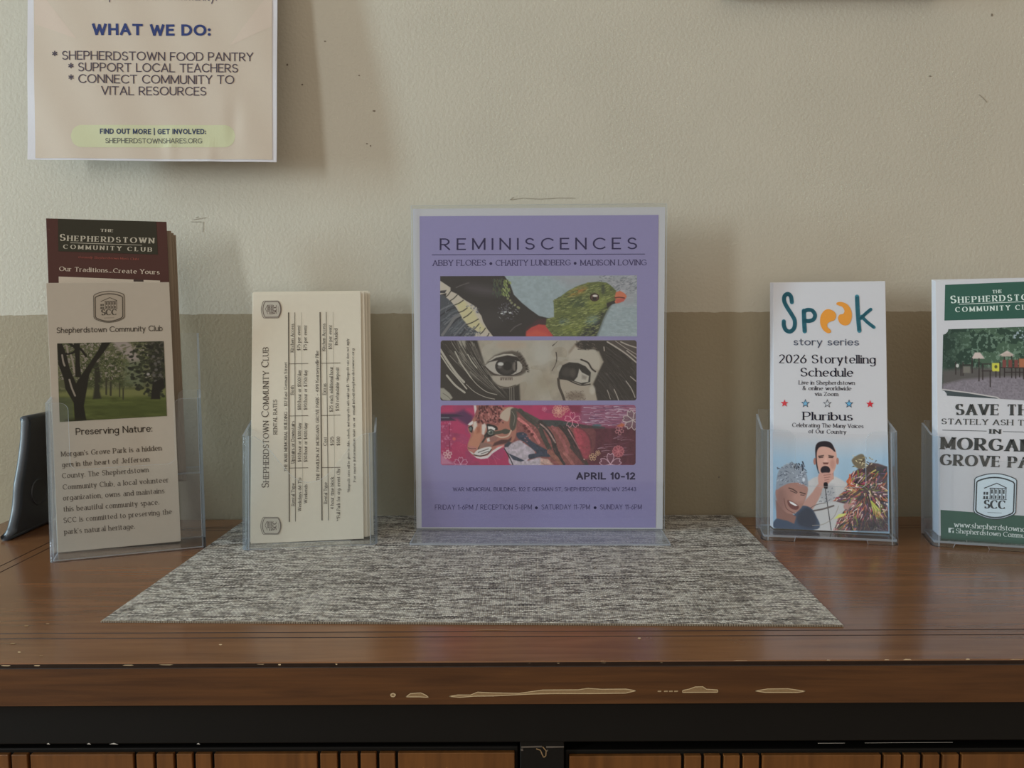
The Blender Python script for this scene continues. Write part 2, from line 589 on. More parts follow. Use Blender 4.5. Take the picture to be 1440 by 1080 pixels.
def strip2d(pts, hw, square=0.0):
    """quads along a 2-D polyline; hw(direction) gives the half width"""
    out = []
    runs, cur = [], [pts[0]]
    for i in range(1, len(pts)):
        cur.append(pts[i])
        if i < len(pts) - 1:
            a = math.atan2(pts[i][1] - pts[i - 1][1], pts[i][0] - pts[i - 1][0])
            b = math.atan2(pts[i + 1][1] - pts[i][1], pts[i + 1][0] - pts[i][0])
            if abs((b - a + pi) % (2 * pi) - pi) > D(48):
                runs.append(cur)
                cur = [pts[i]]
    runs.append(cur)
    for r in runs:
        closed = len(r) > 3 and hypot(r[0][0] - r[-1][0], r[0][1] - r[-1][1]) < 1e-3
        dirs = []
        for i in range(len(r) - 1):
            dx, dy = r[i + 1][0] - r[i][0], r[i + 1][1] - r[i][1]
            l = hypot(dx, dy) or 1e-9
            dirs.append((dx / l, dy / l))
        if square and not closed:
            e0, e1 = hw(*dirs[0], True) * square, hw(*dirs[-1], True) * square
            r = [(r[0][0] - dirs[0][0] * e0, r[0][1] - dirs[0][1] * e0)] + r[1:-1] + [(r[-1][0] + dirs[-1][0] * e1, r[-1][1] + dirs[-1][1] * e1)]
        L_, R_ = [], []
        for i, q in enumerate(r):
            if i == 0: d = dirs[0] if not closed else (dirs[0][0] + dirs[-1][0], dirs[0][1] + dirs[-1][1])
            elif i == len(r) - 1: d = dirs[-1] if not closed else (dirs[0][0] + dirs[-1][0], dirs[0][1] + dirs[-1][1])
            else: d = (dirs[i - 1][0] + dirs[i][0], dirs[i - 1][1] + dirs[i][1])
            l = hypot(*d) or 1e-9
            d = (d[0] / l, d[1] / l)
            w = hw(*d, False)
            L_.append((q[0] - d[1] * w, q[1] + d[0] * w))
            R_.append((q[0] + d[1] * w, q[1] - d[0] * w))
        for i in range(len(r) - 1):
            out.append([L_[i], R_[i], R_[i + 1], L_[i + 1]])
    return out


_cache = {}


def glyph(ch, sty, n_arc):
    key = (ch, sty, n_arc)
    if key in _cache: return _cache[key]
    if ch not in GLY: ch = '-'
    w, strokes, ser = GLY[ch]
    hx, hy, ang, sl, gap, sq = STY[sty]
    ca, sa = cos(D(ang)), sin(D(ang))

    def hw(dx, dy, along):
        nx, ny = (dx, dy) if along else (-dy, dx)
        a, b = nx * ca + ny * sa, -nx * sa + ny * ca
        return math.sqrt((hx * a) ** 2 + (hy * b) ** 2)

    def ins(q):
        return (q[0], hy + q[1] * (1 - 2 * hy) if 0 <= q[1] <= 1 else q[1])

    qs = []
    for s in strokes:
        pts = [ins(q) for q in _path(s, n_arc)]
        if len(pts) < 2: continue
        if len(pts) == 2 and hypot(pts[0][0] - pts[1][0], pts[0][1] - pts[1][1]) < 0.05:
            x, y = pts[0]
            r = max(hx * 1.15, 0.05)
            y = max(y, r * .9) if y < .1 and y >= 0 else y
            qs.append([(x + r * cos(k * pi / 4), y + r * sin(k * pi / 4)) for k in range(8)])
            continue
        qs += strip2d(pts, hw, 1.0 if sq else 0.0)
    if sl:
        t = hy * 1.1
        for s in ser:
            x, y = [float(q) for q in s[1:].split(',')]
            y = ins((x, y))[1]
            L0 = sl + hx * .75
            if s[0] == 'h': x0, x1 = x - L0, x + L0
            elif s[0] == 'l': x0, x1 = x - L0, x + hx * .9
            elif s[0] == 'r': x0, x1 = x - hx * .9, x + L0
            if s[0] == 'v':
                qs.append([(x - t, y - sl), (x + t, y - sl), (x + t, y + sl), (x - t, y + sl)])
            else:
                qs.append([(x0, y - t), (x1, y - t), (x1, y + t), (x0, y + t)])
    _cache[key] = (w, qs)
    return _cache[key]


def text_polys(txt, p0, p1, h, sty, smallcap=None, gapx=1.0, slant=0.0):
    """lettering whose baseline runs from p0 to p1 (pixels, y down); h = capital height in pixels"""
    n_arc = 28 if h > 9 else (18 if h > 5 else 12)
    gap = STY[sty][4] * gapx
    hx = STY[sty][0]
    x = 0
    items = []
    for k, ch in enumerate(txt):
        if ch == ' ':
            x += 0.34 + gap * .6
            continue
        sc = 1.0
        if smallcap and ch.islower():
            sc, ch = smallcap, ch.upper()
        w, qs = glyph(ch, sty, n_arc)
        items.append((x, sc, qs))
        x += w * sc + gap + hx
    total = x - gap - hx
    if total <= 0: total = 1e-3
    dx, dy = p1[0] - p0[0], p1[1] - p0[1]
    L = hypot(dx, dy)
    ex = (dx / L, dy / L)
    up = (ex[1], -ex[0])
    sx = L / total
    out = []
    for gx, sc, qs in items:
        for q in qs:
            out.append([(p0[0] + ex[0] * (gx + (a + slant * b) * sc) * sx + up[0] * b * sc * h,
                         p0[1] + ex[1] * (gx + (a + slant * b) * sc) * sx + up[1] * b * sc * h) for a, b in q])
    return out


# ------------------------------------------------------------------ flat printed sheets
def homography(src, dst):
    A = []
    for (x, y), (u, v) in zip(src, dst):
        A.append([x, y, 1, 0, 0, 0, -u * x, -u * y, -u])
        A.append([0, 0, 0, x, y, 1, -v * x, -v * y, -v])
    _, _, V = np.linalg.svd(np.array(A, float))
    return V[-1].reshape(3, 3)


class Sheet:
    """a paper panel W x H standing in local X-Z (front face towards -Y).  Design coordinates are measured
    off the photograph of that panel and turned into millimetres on the paper by its four corners."""

    def __init__(s, corners, W, H, bend=None):
        s.W, s.H = W, H
        s.Hm = homography(corners, [(-W / 2, H), (W / 2, H), (W / 2, 0), (-W / 2, 0)])
        s.bend = bend

    def uv(s, x, y):
        h = s.Hm
        d = h[2, 0] * x + h[2, 1] * y + h[2, 2]
        return (h[0, 0] * x + h[0, 1] * y + h[0, 2]) / d, (h[1, 0] * x + h[1, 1] * y + h[1, 2]) / d

    def P(s, q, off):
        u, v = s.uv(*q)
        y = -off + (s.bend(u, v) if s.bend else 0)
        return (u, y, v)

    def fill(s, mb, pts, col, off, m=0):
        """convex polygon"""
        mb.poly([s.P(q, off) for q in pts], lin(col), m)

    def fillgrid(s, mb, quad, col, off, n=24):
        """a quad split up so that it follows a bent sheet"""
        (a, b, c, d) = [np.array(q, float) for q in quad]
        V = []
        for j in range(n + 1):
            for i in range(n + 1):
                t, w = i / n, j / n
                q = (a * (1 - t) + b * t) * (1 - w) + (d * (1 - t) + c * t) * w
                V.append(s.P(q, off))
        F = [(j * (n + 1) + i, j * (n + 1) + i + 1, (j + 1) * (n + 1) + i + 1, (j + 1) * (n + 1) + i) for j in range(n) for i in range(n)]
        mb.mesh(V, [f[::-1] for f in F], lin(col))

    def polys(s, mb, ps, col, off):
        for p in ps: mb.poly([s.P(q, off) for q in p], lin(col))

    def text(s, mb, txt, p0, p1, h, sty, col, off=0.0003, **kw):
        s.polys(mb, text_polys(txt, p0, p1, h, sty, **kw), col, off)

    def line(s, mb, pts, w, col, off=0.0003, square=0):
        s.polys(mb, strip2d(pts, lambda *a: w / 2, square), col, off)

    def disc(s, mb, c, r, col, off=0.0003, n=16):
        s.fill(mb, [(c[0] + r * cos(2 * pi * k / n), c[1] + r * sin(2 * pi * k / n)) for k in range(n)], col, off)

    def star(s, mb, c, r, col, off=0.0003, outline=None):
        def pts(R):
            return [(c[0] + R * (1 if k % 2 == 0 else .42) * sin(k * pi / 5), c[1] - R * (1 if k % 2 == 0 else .42) * cos(k * pi / 5)) for k in range(10)]
        def fan(R, cl, o):
            p = pts(R)
            for k in range(10): s.fill(mb, [c, p[k], p[(k + 1) % 10]], cl, o)
        if outline: fan(r * 1.15, outline, off)
        fan(r * (.78 if outline else 1), col, off + .0001)


def panel_mesh(W, H, t, radius=0.0):
    mb = MB()
    mb.box(-W / 2, W / 2, 0, t, 0, H)
    return mb


# ------------------------------------------------------------------ painted pictures (grids of coloured points on the paper)
class Pic:
    def __init__(s, quad, res=1.7, base=(128, 128, 128)):
        a, b, c, d = [np.array(q, float) for q in quad]
        s.nx = int(np.linalg.norm(b - a) * res)
        s.ny = int(np.linalg.norm(d - a) * res)
        t = np.linspace(0, 1, s.nx)[None, :, None]
        w = np.linspace(0, 1, s.ny)[:, None, None]
        XY = (a * (1 - t) + b * t) * (1 - w) + (d * (1 - t) + c * t) * w
        s.X, s.Y = XY[..., 0], XY[..., 1]
        s.I = np.ones((s.ny, s.nx, 3)) * np.array(base, float)
        s.res = res
        s.o, s.k = (0, 0), 1.0
        s.rng = np.random.default_rng(5)

    def crop(s, ox, oy, k):
        s.o, s.k = (ox, oy), k
        return s

    def _p(s, pts):
        return [(s.o[0] + x / s.k, s.o[1] + y / s.k) for x, y in pts]

    def noise(s, fx, fy, seed=0, oct=3):
        """smooth value noise; fx, fy = cells per picture pixel"""
        r = np.random.default_rng(seed)
        out = np.zeros_like(s.X)
        amp = 1.0
        tot = 0
        for o in range(oct):
            gx, gy = (s.X - s.X.min()) * fx * 2 ** o, (s.Y - s.Y.min()) * fy * 2 ** o
            G = r.random((int(gy.max()) + 3, int(gx.max()) + 3))
            ix, iy = gx.astype(int), gy.astype(int)
            fx_, fy_ = gx - ix, gy - iy
            fx_, fy_ = fx_ * fx_ * (3 - 2 * fx_), fy_ * fy_ * (3 - 2 * fy_)
            out += amp * ((G[iy, ix] * (1 - fx_) + G[iy, ix + 1] * fx_) * (1 - fy_) + (G[iy + 1, ix] * (1 - fx_) + G[iy + 1, ix + 1] * fx_) * fy_)
            tot += amp
            amp *= .55
        return out / tot

    def _mask(s, pts, blur):
        P = np.array(pts, float)
        pad = blur * 2 + 2
        sel = (s.X > P[:, 0].min() - pad) & (s.X < P[:, 0].max() + pad) & (s.Y > P[:, 1].min() - pad) & (s.Y < P[:, 1].max() + pad)
        if not sel.any(): return None, None
        jj, ii = np.where(sel)
        j0, j1, i0, i1 = jj.min(), jj.max() + 1, ii.min(), ii.max() + 1
        X, Y = s.X[j0:j1, i0:i1], s.Y[j0:j1, i0:i1]
        inside = np.zeros(X.shape, bool)
        dist = np.full(X.shape, 1e9)
        n = len(P)
        for k in range(n):
            x0, y0 = P[k]
            x1, y1 = P[(k + 1) % n]
            if abs(y1 - y0) > 1e-9:
                c = ((y0 > Y) != (y1 > Y)) & (X < (x1 - x0) * (Y - y0) / (y1 - y0) + x0)
                inside ^= c
            dx, dy = x1 - x0, y1 - y0
            l2 = dx * dx + dy * dy + 1e-12
            t = np.clip(((X - x0) * dx + (Y - y0) * dy) / l2, 0, 1)
            dist = np.minimum(dist, (X - x0 - t * dx) ** 2 + (Y - y0 - t * dy) ** 2)
        sd = np.sqrt(dist) * np.where(inside, 1, -1)
        w = max(blur, 0.5 / s.res)
        return (slice(j0, j1), slice(i0, i1)), np.clip(sd / (2 * w) + .5, 0, 1)

    def mask(s, pts, blur=0, smooth=False):
        pts = s._p(pts)
        if smooth: pts = catmull(pts, True)
        full = np.zeros_like(s.X)
        sl, m = s._mask(pts, blur / s.k)
        if sl: full[sl] = m
        return full

    def poly(s, pts, col, blur=0, smooth=False, a=1.0, m=None):
        p = s._p(pts)
        if smooth: p = catmull(p, True)
        sl, mk = s._mask(p, blur / s.k)
        if sl is None: return
        if m is not None: mk = mk * m[sl]
        mk = (mk * a)[..., None]
        s.I[sl] = s.I[sl] * (1 - mk) + np.array(col, float) * mk

    def ell(s, c, rx, ry, col, blur=0, rot=0, a=1.0, m=None):
        cr, sr = cos(D(rot)), sin(D(rot))
        s.poly([(c[0] + rx * cos(t) * cr - ry * sin(t) * sr, c[1] + rx * cos(t) * sr + ry * sin(t) * cr) for t in np.linspace(0, 2 * pi, 22)[:-1]], col, blur, a=a, m=m)

    def stroke(s, pts, w, col, smooth=True, a=1.0, m=None, taper=False):
        p = s._p(pts)
        if smooth and len(p) > 2: p = catmull(p, False)
        P = np.array(p, float)
        hw = w / s.k / 2
        pad = hw + 1
        jj, ii = np.where((s.X > P[:, 0].min() - pad) & (s.X < P[:, 0].max() + pad) & (s.Y > P[:, 1].min() - pad) & (s.Y < P[:, 1].max() + pad))
        if not len(jj): return
        sl = (slice(jj.min(), jj.max() + 1), slice(ii.min(), ii.max() + 1))
        X, Y = s.X[sl], s.Y[sl]
        best = np.full(X.shape, -1e9)
        n = len(P) - 1
        for k in range(n):
            x0, y0 = P[k]
            dx, dy = P[k + 1] - P[k]
            l2 = dx * dx + dy * dy + 1e-12
            t = np.clip(((X - x0) * dx + (Y - y0) * dy) / l2, 0, 1)
            d = np.sqrt((X - x0 - t * dx) ** 2 + (Y - y0 - t * dy) ** 2)
            h = hw * (1 - (k + t) / n * .85) if taper else hw
            best = np.maximum(best, h - d)
        mk = np.clip(best * s.res + .5, 0, 1) * min(1, max(.25, hw * 2 * s.res)) * a
        if m is not None: mk = mk * m[sl]
        s.I[sl] = s.I[sl] * (1 - mk[..., None]) + np.array(col, float) * mk[..., None]

    def mix(s, col, m):
        m = np.clip(m, 0, 1)[..., None]
        s.I = s.I * (1 - m) + np.array(col, float) * m

    def mul(s, f, m=None):
        f = f if m is None else 1 + (f - 1) * m
        s.I = s.I * f[..., None]

    def build(s, name, sheet, parent, mat, off=0.00025, rounding=0, notch=0):
        n, m_ = s.nx, s.ny
        u, v = sheet.uv(s.X.ravel(), s.Y.ravel())
        V = np.stack([u, np.full_like(u, -off), v], -1)
        idx = np.arange(n * m_).reshape(m_, n)
        Fq = np.stack([idx[:-1, :-1], idx[1:, :-1], idx[1:, 1:], idx[:-1, 1:]], -1).reshape(-1, 4)
        if rounding or notch:
            r = (rounding or notch) * s.res
            I, J = np.meshgrid(np.arange(n - 1) + .5, np.arange(m_ - 1) + .5)
            di = np.minimum(I, n - 1 - I)
            dj = np.minimum(J, m_ - 1 - J)
            if rounding: keep = ~((di < r) & (dj < r) & ((r - di) ** 2 + (r - dj) ** 2 > r * r))
            else: keep = di ** 2 + dj ** 2 > r * r
            Fq = Fq[keep.ravel()]
        me = bpy.data.meshes.new(name)
        me.vertices.add(len(V))
        me.vertices.foreach_set('co', V.astype(np.float32).ravel())
        me.loops.add(len(Fq) * 4)
        me.loops.foreach_set('vertex_index', Fq.ravel().astype(np.int32))
        me.polygons.add(len(Fq))
        me.polygons.foreach_set('loop_start', np.arange(0, len(Fq) * 4, 4, dtype=np.int32))
        me.update(calc_edges=True)
        a = me.color_attributes.new('Col', 'FLOAT_COLOR', 'POINT')
        c = np.ones((n * m_, 4), np.float32)
        s.I = s.I * .86 + s.I.mean(-1, keepdims=True) * .14
        c[:, :3] = lin(np.clip(s.I, 0, 255)).reshape(-1, 3)
        a.data.foreach_set('color', c.ravel())
        me.materials.append(mat)
        o = bpy.data.objects.new(name, me)
        COL.objects.link(o)
        o.parent = parent
        return o


def catmull(p, closed, n=6):
    P = [np.array(q, float) for q in p]
    N = len(P)
    out = []
    for i in range(N if closed else N - 1):
        if closed: a, b, c, d = P[(i - 1) % N], P[i], P[(i + 1) % N], P[(i + 2) % N]
        else: a, b, c, d = P[max(i - 1, 0)], P[i], P[i + 1], P[min(i + 2, N - 1)]
        for k in range(n):
            t = k / n
            out.append(tuple(.5 * ((2 * b) + (c - a) * t + (2 * a - 5 * b + 4 * c - d) * t * t + (3 * b - a - 3 * c + d) * t ** 3)))
    if not closed: out.append(tuple(P[-1]))
    return out


# ------------------------------------------------------------------ the setting
def structure(name, mb, mats, **kw):
    o = mb.build(name, mats, **kw)
    o['kind'] = 'structure'
    return o


mb = MB()
mb.box(WALL_X, 2.4, WALL_Y, WALL_Y + 0.1, 0, 2.7)


def wall_mark(pts, m):
    mb.poly([tuple(at_y(x, y, WALL_Y - 0.0003)) for x, y in pts], m=m)


def wall_stroke(pts, w, m):
    for q in strip2d(pts, lambda *a: w / 2, 0): wall_mark(q, m)


for (x, y, a, b) in ((457, 58, 1.6, .8), (404, 91, 1.4, 1.6), (425, 119, 1.5, 1.2), (505, 106, 1.2, .8), (526, 156, 2.2, 1), (516, 202, 1.6, .7), (521, 205, 1, 1), (1395, 21, 1.2, 2.2), (1308, 107, 2, .7), (1011, 671, 1, 1.4)):
    wall_mark([(x + a * cos(k * pi / 4), y + b * sin(k * pi / 4)) for k in range(8)], 1)
wall_stroke([(718, 281), (735, 278.5), (760, 280), (785, 278.3), (808, 278.6)], .9, 2)
wall_stroke([(722, 277), (718, 281)], .9, 2)
wall_stroke([(1377, 133), (1383, 138), (1388, 144)], 1.0, 2)
for a, b in (((272, 309), (290, 306)), ((269, 312), (284, 312)), ((275, 306), (279, 305)), ((286, 312), (285, 326))): wall_stroke([a, b], .8, 2)
structure('wall_back', mb, [M_WALL, M_SPECK, M_SCUFF])

# left wall with the two windows the daylight comes through (out of the picture, to the left)
mb = MB()
zl, zh = TZ + .14, TZ + 1.16
wy = [(-2.0, -1.23), (-0.87, 0.04), (0.22, WALL_Y + .1)]
for a, b in wy: mb.box(WALL_X - .1, WALL_X, a, b, 0, 2.7)
for a, b in ((-1.23, -0.87), (0.04, 0.22)):
    mb.box(WALL_X - .1, WALL_X, a, b, 0, zl)
    mb.box(WALL_X - .1, WALL_X, a, b, zh, 2.7)
structure('wall_left', mb, mat_plain('side_wall_paint', (206, 199, 180), .7, noise=.04, nscale=20))
M_SASH = mat_plain('white_sash', (225, 224, 218), .5)
for n_, (a, b) in enumerate(((-1.23, -0.87), (0.04, 0.22))):
    mb = MB()
    for x0, x1, z0, z1 in ((a, a + .03, zl, zh), (b - .03, b, zl, zh), (a, b, zl, zl + .03), (a, b, zh - .03, zh)):
        mb.box(WALL_X - .09, WALL_X - .06, x0, x1, z0, z1)
    structure('window_%d' % (n_ + 1), mb, M_SASH)
mb = MB()
mb.box(WALL_X, 2.4, -2.0, WALL_Y, -.05, 0)
structure('floor', mb, mat_wood('floor_boards', (92, 66, 44), (128, 94, 62), .4, scale=(2, 30, 30)))

# ------------------------------------------------------------------ console cabinet
CX0, CX1, CY0, CY1 = -0.470, 0.502, 0.4325, 0.750
cab = thing('console_cabinet', 'brown stained wooden console cabinet with a black frame, standing against the wall', 'cabinet', (0, 0, 0))
mb = MB()
TH = 0.0245
LIPZ = TZ - 0.0030
# top surface with inlaid double groove: grooves are shallow V channels between flat strips
gxs = [-0.3895, -0.3800, 0.4120, 0.4215]
gys = [0.4665, 0.4745, 0.7105, 0.7190]
GW, GD = 0.0006, 0.0008


def top_strip(x0, x1, y0, y1):
    mb.poly([(x0, y0, TZ), (x1, y0, TZ), (x1, y1, TZ), (x0, y1, TZ)], m=0)


# bands in y, with horizontal grooves running the full width between the outer grooves
ye = [CY0] + gys + [CY1]
xe = [CX0] + gxs + [CX1]


def groove_h(y, x0, x1):
    for ya, za, yb, zb in ((y - GW, TZ, y, TZ - GD), (y, TZ - GD, y + GW, TZ)):
        mb.poly([(x0, ya, za), (x1, ya, za), (x1, yb, zb), (x0, yb, zb)], m=2)


def groove_v(x, y0, y1):
    for xa, za, xb, zb in ((x - GW, TZ, x, TZ - GD), (x, TZ - GD, x + GW, TZ)):
        mb.poly([(xa, y0, za), (xb, y0, zb), (xb, y1, zb), (xa, y1, za)], m=2)


for j in range(5):
    y0 = ye[j] + (GW if j else 0)
    y1 = ye[j + 1] - (GW if j < 4 else 0)
    vert = [g for i, g in enumerate(gxs) if (j in (1, 2, 3)) or False]
    if j == 1 or j == 3: vert = [gxs[0], gxs[3]]
    if j == 0 or j == 4: vert = []
    xs = [CX0]
    for g in vert:
        top_strip(xs[-1], g - GW, y0, y1)
        groove_v(g, y0, y1)
        xs.append(g + GW)
    top_strip(xs[-1], CX1, y0, y1)
for i, y in enumerate(gys):
    outer = i in (0, 3)
    xa, xb = (gxs[0], gxs[3]) if outer else (gxs[1], gxs[2])
    top_strip(CX0, xa, y - GW, y + GW)
    groove_h(y, xa, xb)
    top_strip(xb, CX1, y - GW, y + GW)
# rubbed arris (dark colour paints wear and bevel reflection), front face, sides, underside
prof = [(CY0 + .0010, TZ), (CY0 + .0002, TZ - .0007), (CY0, TZ - .0028), (CY0 + .0003, TZ - .0034)]
mb.poly([(CX0, CY0, TZ), (CX1, CY0, TZ), (CX1, CY0 - .0004, TZ - .0006), (CX0, CY0 - .0004, TZ - .0006)], m=0)
mb.poly([(CX0, CY0 - .0004, TZ - .0006), (CX1, CY0 - .0004, TZ - .0006), (CX1, CY0 + .0006, TZ - .0032), (CX0, CY0 + .0006, TZ - .0032)], m=3)
FY = CY0 + 0.0002
mb.poly([(CX0, CY0 + .0006, TZ - .0032), (CX1, CY0 + .0006, TZ - .0032), (CX1, FY, TZ - .0036), (CX0, FY, TZ - .0036)], m=3)
mb.poly([(CX0, FY, TZ - .0036), (CX1, FY, TZ - .0036), (CX1, FY, TZ - TH), (CX0, FY, TZ - TH)], m=1)
mb.poly([(CX0, FY, TZ - TH), (CX1, FY, TZ - TH), (CX1, CY1, TZ - TH), (CX0, CY1, TZ - TH)], m=1)
mb.poly([(CX0, CY0, TZ), (CX0, CY1, TZ), (CX0, CY1, TZ - TH), (CX0, CY0, TZ - TH)], m=1)
mb.poly([(CX1, CY0, TZ), (CX1, CY1, TZ), (CX1, CY1, TZ - TH), (CX1, CY0, TZ - TH)], m=1)
mb.poly([(CX0, CY1, TZ), (CX1, CY1, TZ), (CX1, CY1, TZ - TH), (CX0, CY1, TZ - TH)], m=1)


# wear: bare wood gouges in the front edge (part of the top itself)
def front_mark(pts, fill=True, w=1.1, yy=None):
    y = FY if yy is None else yy
    if fill:
        c = (sum(p[0] for p in pts) / len(pts), sum(p[1] for p in pts) / len(pts))
        V = [tuple(at_y(px, py, y - .0002)) for px, py in pts]
        bm_ = bmesh.new()
        f = bm_.faces.new([bm_.verts.new(v) for v in V])
        r_ = bmesh.ops.triangulate(bm_, faces=[f])
        for t in r_['faces']: mb.poly([tuple(v.co) for v in t.verts], m=5)
        bm_.free()
    for q in strip2d(list(pts) + [pts[0]], lambda *a: w / 2, 0):
        mb.poly([tuple(at_y(px, py, y - .0003)) for px, py in q], m=4)


def c3(L, ox, oy, k): return [(ox + x / k, oy + y / k) for x, y in L]


front_mark(c3([(455, 598), (490, 592), (545, 592), (575, 580), (640, 583), (750, 585), (800, 578), (850, 571), (1000, 570), (1040, 564), (1100, 568), (1200, 567), (1243, 574), (1200, 584), (1050, 586), (900, 586), (800, 588), (640, 596), (560, 597), (500, 602)], 480, 780, 3))
front_mark(c3([(273, 600), (292, 586), (335, 583), (355, 592), (368, 602), (330, 600)], 480, 780, 3))
front_mark(c3([(208, 590), (218, 585), (229, 591), (222, 599), (211, 598)], 480, 780, 3), w=1.6)
front_mark(c3([(0, 770), (25, 765), (50, 756), (80, 755), (95, 765), (140, 768), (140, 777), (0, 778)], 960, 700, 2.842))
front_mark(c3([(290, 772), (340, 764), (420, 763), (470, 770), (490, 773), (460, 778), (330, 778)], 960, 700, 2.842))
for x in (1335, 1362, 1383, 1405): front_mark(c3([(x, 575), (x + 14, 574), (x + 14, 578), (x, 578)], 480, 780, 3), w=.5)
rg = random.Random(3)
# chips along the rubbed arris
for x, w in ((8, 14), (52, 9), (180, 16), (233, 24), (366, 14), (393, 4), (473, 3), (744, 6), (785, 5), (848, 12), (916, 9), (930, 5), (1041, 26), (1105, 8), (1165, 7), (1247, 9), (1276, 12), (1361, 6), (1430, 26)):
    yc = 936.3 - 9.2 * x / 1440 + rg.uniform(-.8, .8)
    hh = rg.uniform(.7, 1.6)
    mb.poly([tuple(at_y(px, py, CY0 - .0002)) for px, py in ((x - w / 2, yc), (x - w / 5, yc - hh), (x + w / 3, yc - hh * .8), (x + w / 2, yc + .2), (x + w / 4, yc + hh), (x - w / 4, yc + hh * .8))], m=4)
# small knocks on the top surface
for x, y, w, h in ((899, 897.5, 5, 2), (310, 906.5, 5, 1.6), (37, 880, 7, 2), (18, 905, 9, 2), (27, 917, 5, 1.5), (67, 877, 6, 1.2), (58, 922, 6, 1.2), (690, 885.5, 50, .8)):
    mb.poly([tuple(at_z(x + a * w / 2, y + b * h / 2, TZ + .0002)) for a, b in ((-1, 0), (-.4, -1), (.6, -.8), (1, .1), (.3, 1), (-.5, .8))], m=5 if w != 5 else 4)
mb.build('table_top', [M_TOP, M_FRONT, M_GROOVE, M_LIP, M_CHIP, M_CHIPFILL], cab)

# black rail, carcass
RY = CY0 + 0.0035
RZ0, RZ1 = TZ - TH - 0.0236, TZ - TH
mb = MB()
mb.box(CX0 + .008, CX1 - .008, RY, RY + .018, RZ0, RZ1)
for x, w in ((68, 5), (125, 6), (160, 13), (279, 5)):
    mb.poly([tuple(at_y(px, py, RY - .0002)) for px, py in ((x - w / 2, 1046.5), (x, 1044.8), (x + w / 2, 1047))], m=1)
for a, b in (((1150, 1045.2), (1188, 1045)), ((1216, 1044.8), (1340, 1043.8))):  # thin pale lines paint a highlight along the rail's lower edge
    for q in strip2d([a, b], lambda *k: .18, 0): mb.poly([tuple(at_y(px, py, RY - .0002)) for px, py in q], m=1)
mb.build('frame_rail', [M_BLACK, M_CHIP_HIGHLIGHT], cab, bevel=.0006)
mb = MB()
mb.box(CX0 + .008, CX0 + .026, RY, CY1 - .005, .10, RZ1)
mb.build('side_panel', M_BLACK, cab, bevel=.0006)
mb = MB()
mb.box(CX1 - .026, CX1 - .008, RY, CY1 - .005, .10, RZ1)
mb.build('side_panel', M_BLACK, cab, bevel=.0006)
mb = MB()
mb.box(CX0 + .026, CX1 - .026, CY1 - .015, CY1 - .005, .10, RZ1)
mb.build('back_panel', M_BLACK, cab)
mb = MB()
mb.box(CX0 + .026, CX1 - .026, RY + .02, CY1 - .015, .10, .118)
mb.box(CX0 + .026, CX1 - .026, RY + .004, RY + .02, .10, .135)
mb.build('bottom_panel', M_BLACK, cab)
SX0, SX1 = 0.0036, 0.0282
mb = MB()
mb.box(SX0, SX1, RY + .001, RY + .018, .135, RZ0)
front = RY + .001
for pts in ([(733, 1049.5), (762, 1048.8), (762, 1051), (733, 1051.8)], [(768, 1049.2), (793, 1049.3), (793, 1051.2), (768, 1052)], [(732, 1053), (735, 1052.6), (736, 1056), (732.5, 1056)], [(768, 1055), (771, 1054), (770, 1057), (768, 1057)]):
    mb.poly([tuple(at_y(px, py, front - .0002)) for px, py in pts], m=1)
for q in strip2d([(754, 1053), (760, 1055), (762, 1060), (764.5, 1065), (767.5, 1063), (768, 1056), (763, 1050)], lambda *k: .7, 0):
    mb.poly([tuple(at_y(px, py, front - .0003)) for px, py in q], m=2)
mb.build('centre_stile', [M_BLACK, mat_plain('rubbed_black', (96, 88, 80), .6), M_CHIPFILL], cab, bevel=.0005)
for s in (0, 1):
    for t in (0, 1):
        mb = MB()
        x = CX0 + .03 if s == 0 else CX1 - .03
        y = RY + .02 if t == 0 else CY1 - .03
        mb.box(x - .022, x + .022, y - .018, y + .018, 0, .10)
        mb.build('leg', M_BLACK, cab, bevel=.002)


def door(x0, x1, ztop, grooves):
    d = MB()
    y = RY + .006
    z0 = .14
    d.box(x0, x1, y, y + .012, z0, ztop)
    o = d.build('door', M_BLACK, cab, bevel=.0008)
    # slatted wood panel: planks with open grooves between them
    p = MB()
    xs = sorted(g for g in grooves if x0 + .008 < g < x1 - .008)
    e = [x0 + .0022] + xs + [x1 - .0022]
    g = .0009
    zt = ztop - .0022
    for i in range(len(e) - 1):
        p.box(e[i] + (g if i else 0), e[i + 1] - (g if i < len(e) - 2 else 0), y - .003, y, z0 + .03, zt)
    p.build('plank_panel', M_DOORWOOD, o, bevel=.0004)
    k = MB()
    kx = x1 - .018 if x0 < 0 else x0 + .018
    for i in range(10):
        a0, a1 = i * pi / 5, (i + 1) * pi / 5
        for (ra, ya, rb, yb) in ((.004, 0, .005, -.010), (.005, -.010, .010, -.016), (.010, -.016, .008, -.022), (.008, -.022, 0, -.023)):
            k.poly([(kx + ra * cos(a0), y - .003 + ya, .52 + ra * sin(a0)), (kx + ra * cos(a1), y - .003 + ya, .52 + ra * sin(a1)), (kx + rb * cos(a1), y - .003 + yb, .52 + rb * sin(a1)), (kx + rb * cos(a0), y - .003 + yb, .52 + rb * sin(a0))])
    k.build('knob', mat_plain('dark_bronze', (70, 58, 46), .4, metal=.8), o, smooth=True)


DT = TZ - 0.0536
lg = [-.0655, -.076, -.0865, -.0978, -.1091]
door(CX0 + .027, SX0 - .0008, DT, [x - k * .1029 for k in range(4) for x in lg])
rgv = [.0948, .1060, .1168, .1276, .1384]
door(SX1 + .0008, CX1 - .027, DT - .0022, [x + k * .1118 for k in range(4) for x in rgv])

